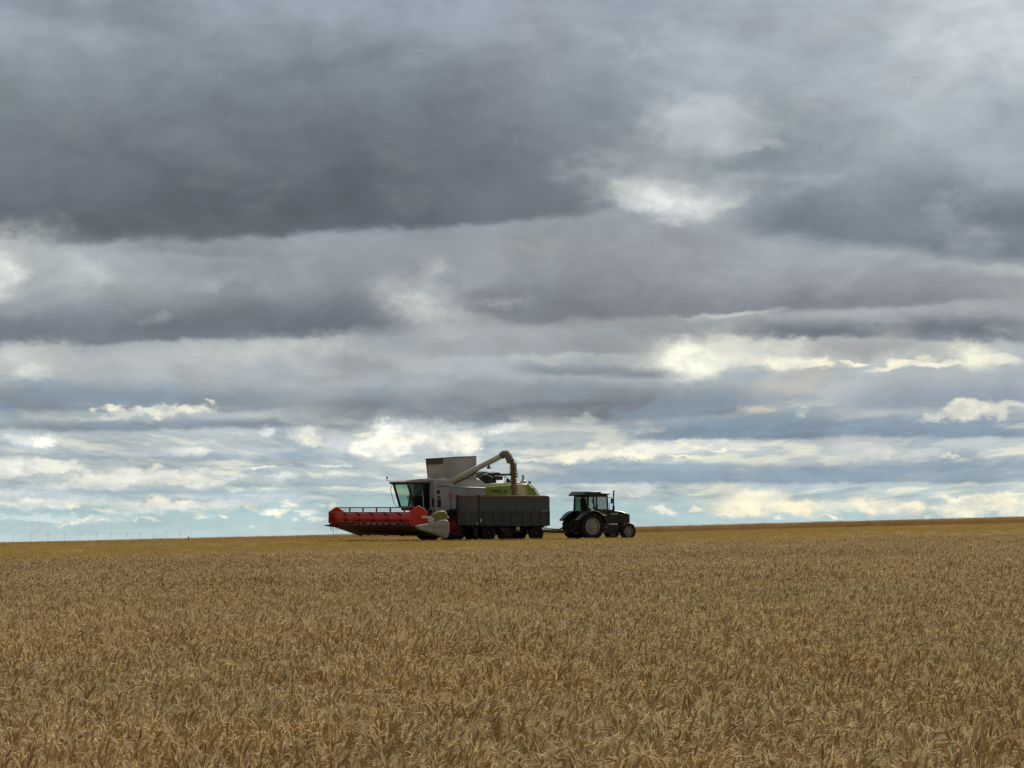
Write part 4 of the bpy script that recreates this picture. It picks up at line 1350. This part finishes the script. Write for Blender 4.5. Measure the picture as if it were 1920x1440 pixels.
# ================================================================== falling grain
def build_grain():
    rr = random.Random(11)
    top, bot = Vector((-.02, 134.45, 4.72)), Vector((.38, 134.4, 2.2))
    m = MB()
    def centre(t):
        return Vector((top.x + .18 * t + .06 * t * t, top.y + (bot.y - top.y) * t, top.z + (bot.z - top.z) * (t * .75 + t * t * .25)))
    pts, rad = [], []
    for i in range(40):
        t = i / 39
        pts.append(centre(t) + Vector((rr.uniform(-.02, .02), rr.uniform(-.03, .03), 0)))
        rad.append((.125 + .065 * t) * rr.uniform(.8, 1.15))
    m.tube(pts, rad, 14)
    for v in m.bm.verts:
        v.co += Vector((rr.uniform(-.035, .035), rr.uniform(-.035, .035), rr.uniform(-.03, .03)))
    for i in range(9000):                                             # grains thrown wide of the core
        t = rr.random() ** .8
        c = centre(t)
        s = .085 + .15 * t
        p = c + Vector((rr.gauss(.015 + .03 * t, s), rr.gauss(0, s), rr.uniform(-.05, .05)))
        r = rr.uniform(.006, .013)
        d = Vector((rr.uniform(-1, 1), rr.uniform(-1, 1), rr.uniform(-1, 1))).normalized() * r
        e = d.orthogonal().normalized() * r * .6
        g = d.cross(e).normalized() * r * .6
        vs = [m.bm.verts.new(p + q) for q in (d * 1.5, e, g, -e * .6 - g * .6)]
        for f in ((0, 1, 2), (0, 2, 3), (0, 3, 1), (1, 3, 2)): m.bm.faces.new([vs[k] for k in f])
    for i in range(60):                                               # clumps of chaff on the lee side
        t = rr.uniform(.1, .45)
        p = centre(t) + Vector((rr.uniform(.12, .26), rr.uniform(-.1, .1), 0))
        m.tube([p, p + Vector((rr.uniform(-.05, .05), 0, rr.uniform(-.1, -.04)))], rr.uniform(.012, .035), 5)
    o = m.build("grain_stream", 'grain', smooth=0)
    tag(o, "brown stream of grain falling from the spout into the grey trailer", "grain", kind="stuff")
build_grain()

def build_dust():
    """Thin dust hanging where the grain lands."""
    bm = bmesh.new()
    bmesh.ops.create_icosphere(bm, subdivisions=3, radius=1.0)
    rr = random.Random(3)
    for v in bm.verts:
        v.co *= 1 + rr.uniform(-.08, .08)
    me = bpy.data.meshes.new("grain_dust"); bm.to_mesh(me); bm.free()
    m = bpy.data.materials.new("tan_dust"); m.use_nodes = True
    nt = m.node_tree; nt.nodes.clear()
    n, l = link_nodes(nt)
    t = n('ShaderNodeTexCoord'); ln = n('ShaderNodeVectorMath', operation='LENGTH'); l(t.outputs['Object'], ln.inputs[0])
    mr = n('ShaderNodeMapRange'); l(ln.outputs['Value'], mr.inputs[0]); mr.inputs[1].default_value = .95; mr.inputs[2].default_value = .1; mr.inputs[3].default_value = 0; mr.inputs[4].default_value = 1.5
    v = n('ShaderNodeVolumePrincipled'); v.inputs['Color'].default_value = (.62, .46, .28, 1); l(mr.outputs[0], v.inputs['Density'])
    o_ = n('ShaderNodeOutputMaterial'); l(v.outputs[0], o_.inputs['Volume'])
    me.materials.append(m)
    o = link(bpy.data.objects.new("grain_dust", me))
    o.location = (.30, 134.4, 2.75); o.scale = (.75, .75, .85)
    tag(o, "thin tan dust hanging where the grain falls into the trailer", "dust", kind="stuff")
build_dust()

# ================================================================== tractor (x: forwards, -y: its right side, seen by us)
def build_tractor():
    c, s = math.cos(R(30)), math.sin(R(30))
    sx, ny = 7.8, 1.25
    P = (-1.92 + c * sx - s * ny, 132.0 + s * sx + c * ny)
    root = empty("tractor", (*P, gz1(*P) - .04), R(30))
    tag(root, "black tractor with pale wheel rims and tall exhaust, hitched to the grey trailer", "tractor")
    A = lambda name, m, mat, parent=root, **k: m.build(name, mat, parent, **k)
    for y, near in ((-.92, True), (.92, False)):
        wheel(root, (0, y, .80), .78, .46, .49, 'rim', near, 20, .55)
        wheel(root, (2.57, y * .95, .50), .48, .34, .30, 'rim', near, 16, .3)
    # rear body, transmission, engine block, axles
    m = MB()
    m.prism([(-.45, .55), (1.2, .48), (2.9, .50), (2.95, .95), (1.2, 1.15), (-.5, 1.2)], -.30, .30, 'y', .04)
    m.tube([(0, -.8, .80), (0, .8, .80)], .15, 12)
    m.tube([(2.57, -.75, .50), (2.57, .75, .50)], .10, 10)
    m.box(-.72, -.40, -.55, .55, .42, .62, .03)
    for y in (-.42, .42):
        m.bar((-.3, y, .75), (-1.05, y * 1.1, .50), .06, .08)
        m.bar((-.45, y * .8, 1.1), (-.85, y, .65), .05)
    m.bar((-.4, 0, .50), (-1.0, 0, .48), .12, .08)
    m.box(.85, 1.95, -.84, -.32, .40, .95, .05)                     # fuel tank
    m.box(.95, 1.75, .32, .78, .50, .92, .05)
    for z in (.45, .68): m.box(.62, 1.05, -1.02, -.74, z, z + .04, .01)
    A("chassis", m, 'chassis')
    # bonnet
    m = MB()
    m.prism([(1.15, .98), (3.02, .86), (3.10, 1.10), (3.08, 1.42), (2.98, 1.56), (2.55, 1.68), (1.9, 1.78), (1.15, 1.82)], -.36, .36, 'y', .09)
    hood = A("bonnet", m, 'tractor')
    m = MB()
    for z in (1.02, 1.12, 1.22, 1.32): m.box(2.2, 2.95, -.372, -.35, z, z + .04, .004)
    m.box(3.085, 3.11, -.28, .28, 1.0, 1.40, .01)
    A("grille", m, 'chassis', hood)
    for y in (-.24, .24):
        m = MB(); m.box(3.06, 3.11, y - .09, y + .09, 1.40, 1.50, .015)
        A("headlight", m, 'lamp', hood)
    m = MB()
    for k in range(4): m.box(1.72 + k * .13, 1.81 + k * .13, -.368, -.358, 1.50, 1.56, .004)
    A("emblem", m, 'letter_white', hood)
    m = MB()
    m.box(3.02, 3.34, -.30, .30, .58, .92, .03)
    for k in range(6): m.box(3.30, 3.42, -.30 + k * .1 + .008, -.21 + k * .1, .52, .90, .015)
    A("front_weight", m, 'darkred')
    # exhaust
    m = MB()
    m.tube([(1.95, -.30, 1.70), (1.95, -.30, 2.0)], .075, 10)
    m.tube([(1.95, -.30, 2.0), (1.95, -.30, 2.74), (1.96, -.30, 2.84), (2.01, -.30, 2.92)], .042, 10)
    A("exhaust_pipe", m, 'black')
    # fenders
    for sg in (-1, 1):
        m = MB()
        n0 = 12
        pts_o = [(.95 * math.cos(R(a)), .80 + .93 * math.sin(R(a))) for a in np.linspace(12, 150, n0)]
        pts_i = [(.90 * math.cos(R(a)), .80 + .88 * math.sin(R(a))) for a in np.linspace(150, 12, n0)]
        m.prism(pts_o + pts_i, sg * .66 if sg > 0 else -1.18, 1.18 if sg > 0 else -.66, 'y', .01)
        f = A("fender", m, 'fender')
        m = MB()
        m.prism([(-1.02, 1.16), (-.62, 1.52), (-.20, 1.72), (-.10, 1.62), (-.62, 1.40), (-.90, 1.10)], sg * .70 if sg > 0 else -1.10, 1.10 if sg > 0 else -.70, 'y', .01)
        A("lamp_shelf", m, 'fender', f)
        m = MB(); m.box(-.82, -.74, sg * .95 - .08, sg * .95 + .08, 1.18, 1.32, .015)
        A("tail_lamp", m, 'lamp' if sg > 0 else 'amber', f)
    # cab
    y0, y1 = -.76, .76
    m = MB()
    m.prism([(-.20, 1.10), (1.30, .95), (1.34, 1.42), (.95, 1.50), (.55, 1.70), (-.20, 1.72)], y0, y1, 'y', .03)
    for y in (y0, y1):
        m.bar((-.16, y, 1.6), (-.10, y, 2.62), .07, .09)
        m.bar((.50, y, 1.6), (.46, y, 2.62), .06, .07)
        m.bar((1.30, y, 1.35), (1.20, y, 2.62), .06, .07)
        m.bar((-.12, y, 2.60), (1.22, y, 2.60), .07, .14)
    m.bar((-.12, y0, 2.60), (-.12, y1, 2.60), .07, .14)
    m.bar((1.20, y0, 2.60), (1.20, y1, 2.60), .07, .12)
    cab = A("cab", m, 'tractor')
    m = MB()
    m.prism([(-.50, 2.58), (-.36, 2.62), (1.34, 2.66), (1.40, 2.70), (1.32, 2.76), (.75, 2.77), (.70, 2.86), (.1, 2.84), (-.28, 2.85), (-.34, 2.79), (-.52, 2.66)], y0 - .07, y1 + .07, 'y', .03)
    A("cab_roof", m, 'fender', cab)
    def pane(q, nrm, mat):
        A("window", MB().panel(q, .008, nrm), mat, cab, smooth=0)
    pane([(-.14, y0 + .06, 1.72), (-.14, y1 - .06, 1.72), (-.10, y1 - .06, 2.54), (-.10, y0 + .06, 2.54)], (1, 0, 0), 'dark_glass')
    for y, sn in ((y0, 1), (y1, -1)):
        pane([(-.12, y, 1.72), (.46, y, 1.68), (.43, y, 2.54), (-.07, y, 2.54)], (0, sn, 0), 'smoked_glass')
        pane([(.53, y, 1.66), (1.25, y, 1.44), (1.17, y, 2.54), (.50, y, 2.54)], (0, sn, 0), 'smoked_glass')
    pane([(1.31, y0 + .06, 1.44), (1.31, y1 - .06, 1.44), (1.21, y1 - .06, 2.54), (1.21, y0 + .06, 2.54)], (-1, 0, 0), 'smoked_glass')
    m = MB()
    m.prism([(-.02, 1.72), (.40, 1.70), (.42, 1.86), (.14, 1.90), (.06, 2.40), (-.06, 2.42)], -.26, .26, 'y', .05)
    m.box(-.05, .05, -.14, .14, 2.40, 2.56, .04)
    A("driver_seat", m, 'seat', cab)
    m = MB()
    m.tube([(1.10, 0, 1.4), (.86, 0, 1.95)], .05, 8)
    m.tube([(.86 + .14 * math.cos(t), .2 * math.sin(t), 1.97 + .10 * math.cos(t)) for t in np.linspace(0, 6.283, 15)], .02, 6)
    m.box(.95, 1.28, -.34, .34, 1.42, 1.80, .05)
    A("steering_wheel", m, 'black', cab)
    for sg in (-1, 1):
        m = MB()
        m.tube([(1.22, sg * .78, 2.50), (1.34, sg * 1.02, 2.52), (1.36, sg * 1.04, 2.44)], .018, 6)
        m.box(1.33, 1.38, sg * 1.04 - .09, sg * 1.04 + .09, 2.14, 2.44, .02)
        A("mirror", m, 'black', cab)
    m = MB()
    m.tube([(1.28, -.80, 1.5), (1.36, -.84, 1.6), (1.32, -.84, 2.2)], .018, 6)
    A("handrail", m, 'black', cab)
    return root
build_tractor()

# ================================================================== row of poles on the far left horizon
def build_poles():
    xs = [27, 60, 92, 123, 152, 183, 210, 240, 264, 289, 313, 338, 361]
    proto = None
    nth = ["first", "second", "third", "fourth", "fifth", "sixth", "seventh", "eighth", "ninth", "tenth", "eleventh", "twelfth", "thirteenth"]
    for i, px in enumerate(xs):
        d = 2900 + 62 * i
        x = (px - 960) / FPX * d
        if proto is None:
            root = empty("power_pole", (0, 0, 0))
            m = MB(); m.tube([(0, 0, -1), (0, 0, 12.0)], .16, 8, .10)
            pole = m.build("pole", 'pylon', root)
            m = MB(); m.box(-2.0, 2.0, -.08, .08, 10.52, 10.68, 0); m.bar((-1.5, 0, 10.5), (0, 0, 9.2), .13); m.bar((1.5, 0, 10.5), (0, 0, 9.2), .13)
            for xx in (-2.0, 0, 2.0): m.tube([(xx, 0, 10.7 if xx else 12.0), (xx, 0, 11.2 if xx else 12.4)], .10, 6)
            arm = m.build("cross_arm", 'pylon', root)
            proto = (root, pole, arm)
        else:
            root = proto[0].copy(); SC.collection.objects.link(root)
            for ch in proto[1:]:
                cc = ch.copy(); SC.collection.objects.link(cc); cc.parent = root
        root.location = (x, d, gz1(x, d))
        root.rotation_euler = (0, 0, R(14))
        tag(root, "faint power pole with T-shaped top on horizon, %s from left in its row" % nth[i], "power pole", "row of power poles on the far left horizon")
build_poles()

def build_post():
    d = 247.5
    x = (355 - 960) / FPX * d
    m = MB()
    m.tube([(0, 0, -.1), (.01, 0, .88), (0, 0, .95)], .05, 8, .035)
    m.box(-.08, .08, -.02, .02, .74, .82, .005)
    o = m.build("field_post", 'post', loc=(x, d, gz1(x, d)))
    tag(o, "short dark post at the edge of the far wheat, left of the combine", "post")
build_post()
